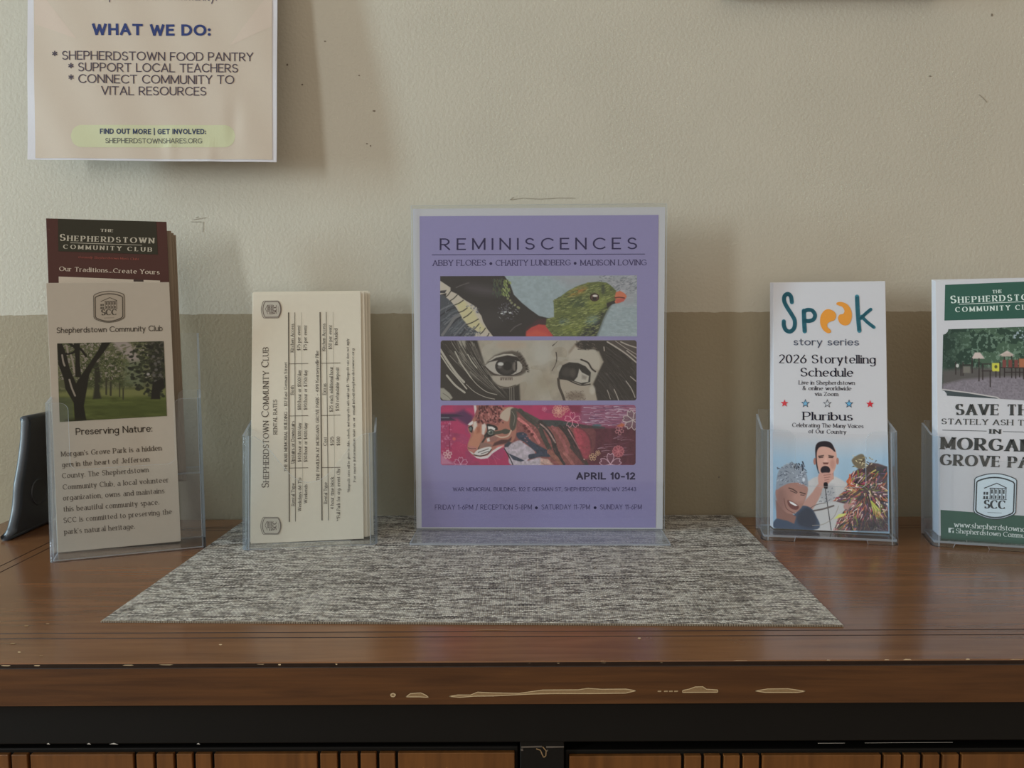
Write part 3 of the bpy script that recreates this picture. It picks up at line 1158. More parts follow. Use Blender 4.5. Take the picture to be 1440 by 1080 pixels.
# ------------------------------------------------------------------ placemat
mat_o = MB()
MW, MD, MT = 0.4545, 0.2758, 0.0009
nx = 60
mat_o.box(0, MW, 0, MD, 0, MT)
o = mat_o.build('placemat', [M_WEAVE], bevel=.0004)
o.location = (-0.2548, 0.4922 - .012 * 0, TZ + .0001)
o.rotation_euler = (0, 0, D(-1.52))
tag(o, 'grey and cream woven vinyl placemat lying flat on the cabinet top', 'placemat')
ed = MB()
for i in range(int(MW / .0015)):
    x = i * .0015 + .0002
    ed.box(x, x + .0010, -.0009, .0002, .0000, .0010)
ed.build('frayed_edge', M_WEAVE_EDGE, o)


# ------------------------------------------------------------------ acrylic leaflet holders
def cut_profile(W, r, xl, xr, zt, zc, r1, r2, smooth=False):
    """top edge of the pocket front as (x, z)"""
    if smooth:
        a = -W / 2 + r
        return [(a + (W - 2 * r) * k / 40, zc + (zt - zc) * (.5 + .5 * cos(2 * pi * k / 40)) ** 1.2) for k in range(41)]
    P = [(-W / 2 + r, zt)]
    for k in range(7):
        a = pi / 2 * (1 - k / 6)
        P.append((xl - r1 + r1 * cos(a), zt - r1 + r1 * sin(a)))
    for k in range(7):
        a = pi + pi / 2 * k / 6
        P.append((xl + .00015 + r2 + r2 * cos(a), zc + r2 + r2 * sin(a)))
    Q = [(xr - r2 - .00015 + r2 * sin(pi / 2 * k / 6), zc + r2 - r2 * cos(pi / 2 * k / 6)) for k in range(7)]
    Q += [(xr + r1 - r1 * cos(pi / 2 * k / 6), zt - r1 + r1 * sin(pi / 2 * k / 6)) for k in range(7)]
    return P + Q + [(W / 2 - r, zt)]


def pocket(name, parent, W, Dp, r, t, top, zside, notch=None, lean=0, y0=0, zb=0):
    """left side, rounded corner, front with its cut-out, rounded corner, right side as one bent sheet"""
    tops = np.array(top)
    S = []
    sl = tan(lean)

    def zs(y, x):        # top of the sides rises from the front tab to the back
        zt = tops[0][1] if x < 0 else tops[-1][1]
        return zt + (zside - zt) * max(0, min(1, (y - r) / (Dp - r)))

    for k in range(9):
        y = Dp + (r - Dp) * k / 8
        S.append((-W / 2, y, 1, 0, zs(y, -1), zb))
    for k in range(1, 7):
        a = pi + pi / 2 * k / 7
        S.append((-W / 2 + r + r * cos(a), r + r * sin(a), -cos(a), -sin(a), tops[0][1], zb))
    xs = list(tops[:, 0])
    if notch:
        xa, xb, nh = notch
        xs += [xa - .0002, xa + .0012, xb - .0012, xb + .0002]
    for x in sorted(xs):
        z0 = zb
        if notch:
            z0 = zb + nh * max(0, min(1, (x - xa) / .001)) * max(0, min(1, (xb - x) / .001))
        S.append((x, 0, 0, 1, float(np.interp(x, tops[:, 0], tops[:, 1])), z0))
    for k in range(1, 7):
        a = -pi / 2 + pi / 2 * k / 7
        S.append((W / 2 - r + r * cos(a), r + r * sin(a), -cos(a), -sin(a), tops[-1][1], zb))
    for k in range(9):
        y = r + (Dp - r) * k / 8
        S.append((W / 2, y, -1, 0, zs(y, 1), zb))
    mb = MB()
    V = []
    for x, y, nx, ny, z1, z0 in S:
        for (q, z) in ((0, z0), (0, z1), (t, z1), (t, z0)):
            V.append((x + nx * q, y + ny * q + y0 + z * sl, z))
    F0, F1 = [], []
    for i in range(len(S) - 1):
        a, b = i * 4, i * 4 + 4
        F0 += [(a, b, b + 1, a + 1), (a + 2, b + 2, b + 3, a + 3)]
        F1 += [(a + 1, b + 1, b + 2, a + 2), (a + 3, b + 3, b, a)]
    e = len(V) - 4
    F1 += [(0, 1, 2, 3), (e + 3, e + 2, e + 1, e)]
    mb.mesh(V, F0)
    nfr = [i for i, q in enumerate(S) if q[3] == 1 and q[2] == 0]
    for i in range(len(S) - 1):
        if i < nfr[0] or i >= nfr[-1]: mb.m[2 * i] = mb.m[2 * i + 1] = 2
        if i == nfr[0] - 1 or i == nfr[-1]: mb.m[2 * i + 1] = 1      # pale haze strip painted as the bent corner's bright line
    for f in F1:
        mb.f.append(f)
        mb.m.append(1)
    return mb.build(name, [M_ACR, M_ACR_EDGE, M_ACR_SIDE], parent)


def plate(name, parent, W, y0, y1, z0, z1, lean=0, edge_axis='y'):
    """flat sheet with edges hazed pale for gathered light; the big faces are clear"""
    mb = MB()
    sl = tan(lean)
    P = [(x, y + z * sl, z) for z in (z0, z1) for y in (y0, y1) for x in (-W / 2, W / 2)]
    F = [(0, 2, 3, 1), (4, 5, 7, 6), (0, 1, 5, 4), (2, 6, 7, 3), (0, 4, 6, 2), (1, 3, 7, 5)]
    big = (2, 3) if edge_axis == 'y' else (0, 1)
    mb.mesh(P, [])
    for i, f in enumerate(F):
        mb.f.append(f)
        mb.m.append(0 if i in big else 1)
    return mb.build(name, [M_ACR, M_ACR_EDGE], parent)


AT = 0.0018


def holder(label, loc, yaw, W, Dp, r, lean, top, zside, zback, notch, zbase=TZ, zfl=(.0028, .0046)):
    h = thing('leaflet_holder', label, 'leaflet holder', (loc[0], loc[1], zbase), (0, 0, yaw))
    pocket('front_pocket', h, W, Dp, r, AT, top, zside, notch, lean)
    plate('back_panel', h, W - 2 * AT - .0004, Dp - AT, Dp, 0.0, zback, lean)
    plate('floor_plate', h, W - 2 * AT - .0004, AT + .0004, Dp - AT - .0004, zfl[0], zfl[1], 0, 'z')
    return h


# two-tier holder at the left
HA = thing('leaflet_holder', 'clear two-tier acrylic holder at the left end of the cabinet', 'leaflet holder', (-0.3032, 0.6352, TZ), (0, 0, D(20.8)))
WA = 0.1128
LA = D(6)
pocket('front_pocket', HA, WA, .036, .003, AT, cut_profile(WA, .003, -.0405, .0355, .122, .070, .006, .006), .126, None, LA)
pocket('rear_pocket', HA, WA, .036, .003, AT, cut_profile(WA, .003, -.038, .038, .126, .100, .006, .006), .174, None, LA, y0=.0362, zb=0.0)
plate('back_panel', HA, WA - 2 * AT - .0004, .0722 - AT, .0722, 0.0, .174, LA)
plate('floor_plate', HA, WA - 2 * AT - .0004, AT + .0004, .036, .0004, .0014, 0, 'z')
plate('shelf_plate', HA, WA - 2 * AT - .0004, .0362 + AT + .007, .0762 - AT, .0540, .0556, 0, 'z')

HB = holder('clear acrylic holder on the placemat, filled with cream rate cards', (-0.1646, 0.6513), D(8.0), .108, .046, .006, D(9),
            cut_profile(.108, .006, 0, 0, .0905, .052, 0, 0, True), .098, .100, (-.031, .033, .0042), TZ + .0011, (.0001, .0005))
HS = holder('clear acrylic holder with a squared cut-out front, just right of the placemat', (0.2618, 0.6617), D(-9.9), .1088, .040, .006, D(9),
            cut_profile(.1088, .006, -.0268, .0288, .0912, .0457, .0085, .004), .100, .104, (-.028, .030, .0042))
HG = holder('clear acrylic holder of green-headed leaflets, cut off by the right edge', (0.3925, 0.6365), D(-15.6), .108, .042, .006, D(9),
            cut_profile(.108, .006, 0, 0, .0885, .0700, 0, 0, True), .094, .096, (-.038, -.012, .003))

# ------------------------------------------------------------------ paper goods
GAIN = 1.50
M_INK = mat_print('printed_ink', GAIN * .92, .5, .2)
M_INKG = mat_print('printed_ink_glossy', GAIN, .4, .25)
M_PHOTO = mat_print('printed_picture', GAIN * .96, .45, .2)
M_PAPER_TAN = mat_plain('tan_paper', (198, 190, 177), .75, noise=.03, nscale=200)
M_PAPER_CREAM = mat_plain('cream_card', (226, 219, 202), .75, noise=.03, nscale=200)
M_PAPER_WHITE = mat_plain('white_coated_paper', (214, 214, 220), .4)
M_PAPER_RED = mat_plain('maroon_paper', (86, 50, 45), .6, noise=.04, nscale=300)
M_PAPER_BACK = mat_plain('brown_paper_back', (150, 132, 112), .7)


def leaflet(name, label, cat, loc, yaw, lean, roll, W, H, t, mat, group=None):
    o = thing(name, label, cat, loc, group=group)
    o.rotation_mode = 'YXZ'
    o.rotation_euler = (-lean, -roll, yaw)
    p = MB()
    p.box(-W / 2, W / 2, 0, t, 0, H)
    p.build('paper_panel', mat, o, bevel=min(t * .3, .0003))
    return o


def part(mb, name, parent, mat=None): return mb.build(name, mat or M_INK, parent)


def stack(src_mat, name, label, cat, base, n, W, H, t, group, f):
    """leaflets behind the front one: f(k) -> dx, dy (along the holder's depth), dyaw, dlean, dz"""
    first = None
    (x, y, z), yaw, lean, roll = base
    for k in range(1, n + 1):
        dx, dy, dyw, dl, dz = f(k)
        lx = x + dx * cos(yaw) - dy * sin(yaw)
        ly = y + dx * sin(yaw) + dy * cos(yaw)
        if first is None:
            first = leaflet(name, label, cat, (lx, ly, z + dz), yaw + dyw, lean + dl, roll, W, H, t, src_mat, group)
            kids = list(first.children)
        else:
            c = first.copy()
            COL.objects.link(c)
            c.location = (lx, ly, z + dz)
            c.rotation_euler = (-(lean + dl), -roll, yaw + dyw)
            for ch in kids:
                q = ch.copy()
                COL.objects.link(q)
                q.parent = c


def emblem(sh, mb, c, w, h, ang, ink, paper, off=.0003, tiny=True):
    """club badge: double outline with arched top and bottom, columned building, three letters"""
    ca, sa = cos(ang), sin(ang)

    def T(x, y): return (c[0] + (x * ca - y * sa) * 1, c[1] + (x * sa + y * ca))

    def outline(k):
        a, b = w / 2 * k, h / 2 * k
        pts = []
        for i in range(13): t = -1 + i / 6; pts.append((a * .93 * t, -b * (.80 + .20 * (1 - t * t))))
        pts += [(a, -b * .72), (a, b * .66)]
        for i in range(13): t = 1 - i / 6; pts.append((a * .93 * t, b * (.76 + .24 * (1 - t * t))))
        pts += [(-a, b * .66), (-a, -b * .72)]
        return pts

    o1 = outline(1)
    for i in range(len(o1)): sh.fill(mb, [T(0, 0), T(*o1[i]), T(*o1[(i + 1) % len(o1)])], paper, off)
    lw = max(.5, w * .022)
    sh.line(mb, [T(*q) for q in o1 + [o1[0]]], lw, ink, off + .0001)
    o2 = [(x * .90, y * .88 + h * .025) for x, y in o1]
    sh.line(mb, [T(*q) for q in o2 + [o2[0]]], lw * 1.5, ink, off + .0001)
    # building
    def R(x0, y0, x1, y1): sh.fill(mb, [T(x0 * w, y0 * h), T(x1 * w, y0 * h), T(x1 * w, y1 * h), T(x0 * w, y1 * h)], ink, off + .0001)
    sh.line(mb, [T(-.27 * w, -.17 * h), T(.03 * w, -.29 * h), T(.27 * w, -.19 * h)], lw, ink, off + .0001)
    R(-.14, -.185, .26, -.165)
    for i in range(5): R(-.13 + i * .094, -.165, -.112 + i * .094, .06)
    for i in range(4): R(-.098 + i * .094, -.15, -.062 + i * .094, -.06); R(-.098 + i * .094, -.02, -.062 + i * .094, .05)
    for yy in (-.09, .0): R(-.28, yy, -.235, yy + .06); R(-.215, yy, -.17, yy + .06)
    R(-.30, .06, .28, .07)
    sh.text(mb, 'SCC', T(-.24 * w, .27 * h), T(.24 * w, .27 * h), h * .185, 'fat', ink, off + .0001, gapx=.35)
    if tiny:
        sh.text(mb, 'THE CLUB', T(-.2 * w, -.405 * h), T(.2 * w, -.405 * h), h * .035, 'sans', ink, off + .0001) if False else None
        R(-.17, .355, .17, .363)


INK_BROWN = (66, 60, 54)
# ---- maroon brochures in the rear pocket of the two-tier holder
RW, RH = .0915, .2159
bR = ((-0.3280, 0.6716, TZ + .0562), D(21.5), D(7.9), D(.42))
red = leaflet('brochure', 'maroon brochure with a dark heading panel, standing behind the tan park leaflet', 'brochure', bR[0], bR[1], bR[2], bR[3], RW, RH, .0012, M_PAPER_RED, 'maroon brochures in the rear pocket')
shR = Sheet([(61, 307.2), (236, 312.2), (246, 660), (83, 682)], RW, RH)
mb = MB()
shR.fill(mb, [(79, 308.2), (221.5, 312), (223.3, 361), (80.6, 357.5)], (56, 55, 47), .0002)
part(mb, 'heading_panel', red)
mb = MB()
cI = (186, 184, 172)
shR.text(mb, 'THE', (142, 327.6), (159.5, 328.1), 4.2, 'didone', cI)
shR.text(mb, 'Shepherdstown', (83.2, 341.6), (217.5, 344.8), 10.2, 'didone', cI, smallcap=.80)
shR.line(mb, [(97.8, 344.6), (201, 347.4)], .7, cI)
shR.text(mb, 'COMMUNITY CLUB', (88.2, 353.6), (214.4, 357), 6.3, 'didone', cI, gapx=1.9)
shR.text(mb, "(formerly Shepherdstown Men's Club)", (110, 367.6), (195.5, 369.6), 3.4, 'serif', (150, 86, 78), slant=.2)
shR.text(mb, 'Our Traditions...Create Yours', (82.9, 387), (225, 390), 6.6, 'slab', (206, 196, 184))
part(mb, 'lettering', red)
mb = MB()
shR.fill(mb, [(81.8, 395.4), (226, 399), (228, 470), (84, 468)], (196, 188, 176), .0002)
shR.fill(mb, [(189, 398), (203, 398.4), (203, 401), (189, 401)], (70, 62, 58), .0003)
part(mb, 'printed_photo', red)
stack(M_PAPER_BACK, 'brochure', 'brown edge of a brochure stacked behind the maroon one, seen at its right side', 'brochure', bR, 3, RW, RH, .0012, 'maroon brochures in the rear pocket',
      lambda k: (.0016 + .0018 * k, .0026 * k, 0, D(.25 * k), -.006 - .0012 * k))

# ---- tan nature leaflets in the front pocket
AW, AH = .0915, .2159
bA = ((-0.3195, 0.6535, TZ + .0017), D(17.3), D(5.6), D(.9))
la = leaflet('leaflet', 'tan leaflet with a park photograph and a paragraph, in front of the maroon brochure', 'leaflet', bA[0], bA[1], bA[2], bA[3], AW, AH, .0008, M_PAPER_TAN, 'tan park leaflets in the front pocket')
shA = Sheet([(64.4, 398.4), (240, 398.2), (254.4, 761), (85.6, 776.7)], AW, AH)
mb = MB()
emblem(shA, mb, (154.6, 433.3), 43, 45, D(-1), (80, 74, 66), (160, 151, 138))
part(mb, 'emblem', la)
mb = MB()
shA.text(mb, 'Shepherdstown Community Club', (81, 471), (230, 468.6), 8.2, 'sans', INK_BROWN)
shA.text(mb, 'Preserving Nature:', (109.6, 615.1), (214.9, 610.7), 9.6, 'sans', (48, 42, 36))
for tx, a, b in (("Morgan's Grove Park is a hidden", (89.3, 645.1), (228, 636.7)), ('gem in the heart of Jefferson', (90.7, 659.6), (211, 652.2)), ('County. The Shepherdstown', (91, 675.1), (210, 666.7)), ('Community Club, a local volunteer', (92.2, 690.7), (237.8, 680.7)), ('organization, owns and maintains', (92.7, 705.6), (231.8, 695.6)), ('this beautiful community space.', (93.3, 720.9), (224.4, 711.1)), ('SCC is committed to preserving the', (93.8, 736.2), (241.8, 724)), ("park's natural heritage.", (94.9, 751.6), (191, 744))):
    shA.text(mb, tx, a, b, 7.2, 'slab', (84, 76, 68))
part(mb, 'lettering', la)


def pic_park():
    p = Pic([(81.5, 485.8), (231.9, 483.1), (236, 588.8), (86.3, 596.9)], 1.7, (96, 100, 66))
    p.crop(70, 475, 8)
    n1 = p.noise(.07, .08, 1, 4)
    n2 = p.noise(.35, .4, 2, 3)
    yy = (p.Y - 485) / 105
    p.mix((70, 80, 44), (n1 > .5) * .8)
    p.mix((160, 148, 140), ((n2 > .60) & (yy < .5)) * .8)
    p.mix((126, 130, 88), ((n2 < .36) & (yy < .75)) * .6)
    # pale sky gap, far bright meadow, lawn
    p.poly([(700, 60), (890, 60), (990, 200), (1050, 300), (930, 320), (830, 200)], (158, 146, 140), 20)
    p.poly([(860, 300), (1060, 280), (1060, 560), (860, 560)], (108, 122, 88), 30, a=.8)
    p.poly([(100, 640), (420, 600), (1320, 600), (1320, 720), (120, 720)], (122, 128, 66), 25)
    p.poly([(120, 690), (480, 690), (1330, 690), (1330, 920), (130, 980)], (92, 104, 44), 18)
    lawn = p.mask([(120, 690), (1330, 690), (1330, 920), (130, 980)], 20)
    nl = p.noise(.05, .3, 4, 4)
    p.mul(.75 + .5 * nl, lawn)
    p.poly([(450, 800), (1200, 740), (1320, 800), (1320, 900), (700, 940)], (76, 88, 36), 50, a=.6)
    p.poly([(110, 700), (270, 700), (285, 970), (130, 975)], (88, 96, 70), 10, a=.6)
    # trees
    tr = (52, 50, 40)
    p.poly([(500, 720), (520, 560), (510, 380), (440, 330), (560, 300), (590, 480), (575, 620), (595, 715)], (56, 56, 42), 10)
    for x, y0, y1, w in ((650, 480, 665, 20), (700, 480, 675, 22), (800, 540, 690, 14), (840, 600, 720, 16)): p.stroke([(x, y0), (x, y1)], w, (66, 66, 48), False)
    fol = np.random.default_rng(8)
    for i in range(260):
        x, y = fol.uniform(860, 1310), fol.uniform(60, 700)
        if (x - 1180) ** 2 / 260 ** 2 + (y - 330) ** 2 / 400 ** 2 < 1: p.ell((x, y), fol.uniform(10, 38), fol.uniform(6, 20), [(50, 54, 40), (62, 68, 46), (44, 48, 38)][i % 3], 4, fol.uniform(-30, 30), .85)
    for i in range(150):
        x, y = fol.uniform(440, 900), fol.uniform(90, 560)
        p.ell((x, y), fol.uniform(8, 30), fol.uniform(4, 14), [(58, 66, 40), (80, 92, 52), (104, 110, 66)][i % 3], 4, fol.uniform(-30, 30), .7)
    for x, y in ((1180, 240), (1200, 320), (1210, 390), (1240, 300), (1120, 440), (1255, 450), (1265, 565), (1185, 455), (1205, 520)): p.ell((x, y), 18, 16, (160, 156, 156), 6)
    p.poly([(1100, 60), (1300, 60), (1310, 590), (1240, 660), (1250, 720), (1150, 720), (1170, 560), (1130, 300)], (46, 46, 40), 10, a=.55)
    p.poly([(1150, 720), (1170, 540), (1280, 480), (1310, 590), (1250, 640), (1255, 720)], (44, 42, 36), 6)
    p.poly([(90, 85), (150, 90), (200, 220), (240, 380), (310, 540), (380, 430), (470, 300), (560, 160), (600, 75), (700, 75), (620, 190), (520, 320), (460, 440), (430, 620), (400, 800), (430, 960), (300, 965), (285, 760), (190, 600), (170, 480), (110, 330)], (44, 42, 34), 5)
    p.poly([(280, 85), (350, 85), (350, 300), (370, 470), (300, 470), (300, 260)], (44, 42, 34), 4)
    p.stroke([(200, 205), (270, 195), (340, 140), (420, 230)], 26, (44, 42, 34))
    p.stroke([(230, 85), (290, 130)], 26, (44, 42, 34))
    for pts in ([(150, 220), (165, 300), (180, 340)], [(235, 500), (262, 590), (300, 680)], [(200, 110), (215, 190)], [(250, 220), (275, 320), (290, 420)]): p.stroke(pts, 20, (150, 140, 126))
    p.ell((350, 960), 160, 26, (50, 50, 30), 20, a=.7)
    p.I = (p.I * .82 + p.I.mean(-1, keepdims=True) * .18) * .9
    return p


pic_park().build('printed_photo', shA, la, M_PHOTO)
stack(M_PAPER_TAN, 'leaflet', 'edge of a tan leaflet stacked behind the front park leaflet', 'leaflet', bA, 3, AW, AH, .0008, 'tan park leaflets in the front pocket',
      lambda k: (-.0004 * k, .0016 * k, 0, D(.15 * k), -.0004 * k))

# ---- cream rate cards
BW, BH = .0933, .2159
bB = ((-0.1707, 0.6680, TZ + .0018), D(6.4), D(14.2), D(.62))
BCW, BCH = .0922, .2130
lb = leaflet('rate_card', 'cream rate card printed sideways, at the front of its stack on the placemat', 'card', bB[0], bB[1], bB[2], bB[3], BCW, BCH, .0005, M_PAPER_CREAM, 'cream rate cards')
shB = Sheet([(358, 413.7), (505.7, 413.7), (510, 757.6), (355, 764.6)], BCW, BCH)
K = (72, 64, 56)
mb = MB()
emblem(shB, mb, (383.2, 435.5), 24, 27.5, D(-90), (92, 80, 76), (170, 166, 156))
part(mb, 'emblem', lb)
mb = MB()
emblem(shB, mb, (383, 739.4), 24, 28, D(-90), (92, 84, 80), (176, 172, 160))
part(mb, 'emblem', lb)
mb = MB()


def V(tx, x, y0, y1, h, sty='serifl', x1=None, **kw): shB.text(mb, tx, (x, y0), (x if x1 is None else x1, y1), h, sty, K, **kw)


V('Shepherdstown Community Club', 380, 685.4, 489, 10, 'serif', x1=379.4, smallcap=.78)
V('RENTAL RATES', 391.4, 610.7, 562.6, 5.4, x1=391)
V('THE WAR MEMORIAL BUILDING ~ 102 East German Street', 405.4, 663, 510, 4.3, x1=405)
V('Kitchen Access', 414.2, 495.5, 456.3, 4.6); V('Both', 414.4, 555.4, 542.8, 4.6); V('Upstairs or Downstairs', 415, 651.5, 592.8, 4.6); V('Rental Type', 415.4, 711.3, 679.8, 4.6)
V('$75 per event', 423.2, 493.3, 458.5, 4.6); V('$80/hour or $500/day', 424, 576.7, 521.5, 4.6); V('$40/hour or $300/day', 424.3, 649.6, 595.5, 4.6); V('Weekdays (M-Th)', 424.6, 718.7, 672.4, 4.6)
V('$75 per event', 432, 493.3, 458.5, 4.6); V('$90/hour or $750/day', 432.4, 576.7, 521.5, 4.6); V('$50/hour or $400/day', 432.6, 649.6, 595.5, 4.6); V('Weekends', 432.8, 707.6, 681.7, 4.6)
V("THE PAVILION AT MORGAN'S GROVE PARK ~ 4198 Kearneysville Pike", 449.4, 676, 494.3, 4.3, x1=448)
V('Kitchen Access', 457.4, 494.3, 456.3, 4.6); V('Extras', 458.4, 555.7, 540.4, 4.6); V('Cost', 459.4, 627, 615.6, 4.6); V('Rental Type', 460, 708.5, 678.9, 4.6)
V('$50 per event', 466.2, 491.9, 458.5, 4.6); V('$25 each additional hour', 467.6, 579.8, 516.9, 4.6); V('$125', 468.7, 627, 615, 4.6); V('4 hour time block', 469, 716, 671.5, 4.6)
V('included', 474, 486, 463.7, 4.6); V('$150 refundable deposit', 476, 578.5, 517.8, 4.6); V('$500', 477.4, 627, 615, 4.6); V('**Full Park for org. event (3hr)', 477.6, 732.6, 657.6, 4.6)
V('*Nonprofit rates will be given to clubs, schools, and nonprofits with valid tax ID. **Nonprofit rate does not apply', 491, 692.8, 478, 3.3, x1=489.4)
V('For more information visit us or email info@shepherdstowncc.org', 499, 678, 491.9, 3.3, x1=496.5)
part(mb, 'lettering', lb)
mb = MB()
for a, b, w in (((407, 440), (408.2, 734), 1.5), ((415.5, 440), (416.6, 733.5), .7), ((450.2, 440), (453, 732), 1.5), ((458.6, 440), (461.8, 732), .7)): shB.line(mb, [a, b], w, (84, 76, 66))
for a, b in (((424.6, 440), (426.5, 700)), ((467.8, 440), (470.5, 700))): shB.line(mb, [a, b], .4, (150, 144, 132))
for y in (512.2, 585.4, 658.5): shB.line(mb, [(407.5, y), (434, y - .4)], .7, (84, 76, 66)); shB.line(mb, [(451.5, y - .4), (478, y - .8)], .7, (84, 76, 66))
part(mb, 'table_rules', lb)
rB = random.Random(4)
offs = [(-.0007, 0), (.0030, 1), (-.0004, 0), (.0052, 2), (.0020, 1), (-.0006, 0), (.0078, 1), (.0060, 2)]
stack(M_PAPER_CREAM, 'rate_card', 'cream rate card further back in the stack, only its edge showing', 'card', bB, 8, BCW, BCH, .0005, 'cream rate cards',
      lambda k: (offs[k - 1][0], .0011 * k, D(rB.uniform(-.08, .08)), D(-.06 * k + rB.uniform(-.03, .03)), rB.uniform(.0003, .0022)))

# ---- story series leaflets
bS = ((0.2697, 0.6812, TZ + .0052), D(-11.6), D(11.4), D(0))
ls = leaflet('leaflet', 'white leaflet with teal and orange hand-drawn lettering above a photograph of people', 'leaflet', bS[0], bS[1], bS[2], bS[3], BW, BH, .0010, M_PAPER_WHITE, 'story leaflets')
shS = Sheet([(1087.6, 398.5), (1245.4, 395.7), (1251, 748.5), (1086, 743)], BW, BH)
TEAL, ORG, NAVY = (64, 122, 138), (206, 138, 58), (24, 24, 40)
mb = MB()


def C6(L): return catmull([(1050 + x / 5.4, 380 + y / 5.4) for x, y in L], False)


def brush(L, w, col, w1=None):
    P = C6(L)
    n = len(P)
    ds = [(w + ((w1 or w) - w) * i / (n - 1)) / 5.4 / 2 for i in range(n)]
    for i in range(n - 1):
        shS.polys(mb, strip2d([P[i], P[i + 1]], lambda *a: ds[i], 0), col, .0003)
    for i in range(0, n): shS.disc(mb, P[i], ds[i], col, .0003, 12)


brush([(345, 248), (338, 205), (315, 186), (290, 202), (287, 240), (308, 285), (340, 335), (366, 385), (362, 440), (332, 468), (300, 458), (284, 425), (283, 392)], 31, TEAL)
brush([(436, 312), (438, 390), (442, 465)], 33, TEAL)
brush([(436, 318), (462, 305), (500, 310), (521, 345), (506, 378), (470, 388), (440, 384)], 30, TEAL)
brush([(840, 204), (846, 330), (857, 458)], 33, TEAL)
brush([(944, 298), (905, 330), (868, 366)], 25, TEAL)
brush([(874, 350), (915, 392), (968, 432)], 25, TEAL)


def blob(L, col):
    P = catmull([(1050 + x / 5.4, 380 + y / 5.4) for x, y in L], True, 4)
    for t in tessellate_polygon([[Vector((x, y, 0)) for x, y in P]]): shS.fill(mb, [P[i] for i in t], col, .0003)


blob([(625, 298), (665, 315), (681, 345), (668, 380), (640, 390), (617, 405), (614, 430), (638, 455), (640, 472), (615, 478), (580, 452), (560, 405), (564, 350), (590, 310)], ORG)
blob([(690, 247), (725, 244), (770, 265), (797, 312), (799, 365), (780, 408), (745, 420), (710, 403), (695, 368), (706, 340), (735, 332), (744, 310), (730, 283), (705, 272), (684, 262)], ORG)
part(mb, 'logo_lettering', ls)
mb = MB()
shS.text(mb, 'story series', (1116.7, 485.8), (1207.4, 485.4), 10, 'sans', (74, 80, 96))
shS.text(mb, '2026 Storytelling', (1095.9, 510.8), (1230.6, 510.4), 12, 'serif', NAVY)
shS.text(mb, 'Schedule', (1126.3, 529.2), (1199, 529), 12, 'serif', NAVY)
shS.text(mb, 'Live in Shepherdstown', (1123.5, 540.4), (1201.9, 540.2), 5.6, 'serif', NAVY)
shS.text(mb, '& online worldwide', (1128.7, 548.2), (1196.9, 548.2), 5.6, 'serif', NAVY)
shS.text(mb, 'via Zoom', (1146.3, 556.2), (1178.3, 556.2), 5.6, 'serif', NAVY)
shS.text(mb, 'Pluribus', (1129.6, 590.2), (1198.1, 590.4), 11.6, 'serif', NAVY)
shS.text(mb, 'Celebrating The Many Voices', (1113.9, 600), (1213.9, 600.8), 5.8, 'serif', NAVY)
shS.text(mb, 'of Our Country', (1137, 608.6), (1189.3, 609.2), 5.8, 'serif', NAVY)
part(mb, 'lettering', ls)
mb = MB()
for x, c, ol in ((1102.8, (186, 60, 68), None), (1132.4, (110, 160, 190), (60, 70, 84)), (1163.3, (178, 180, 186), (60, 64, 74)), (1194, (96, 158, 196), (60, 70, 84)), (1223.5, (186, 44, 56), None)):
    shS.star(mb, (x, 567), 5.6, c, outline=ol)
part(mb, 'star_row', ls)


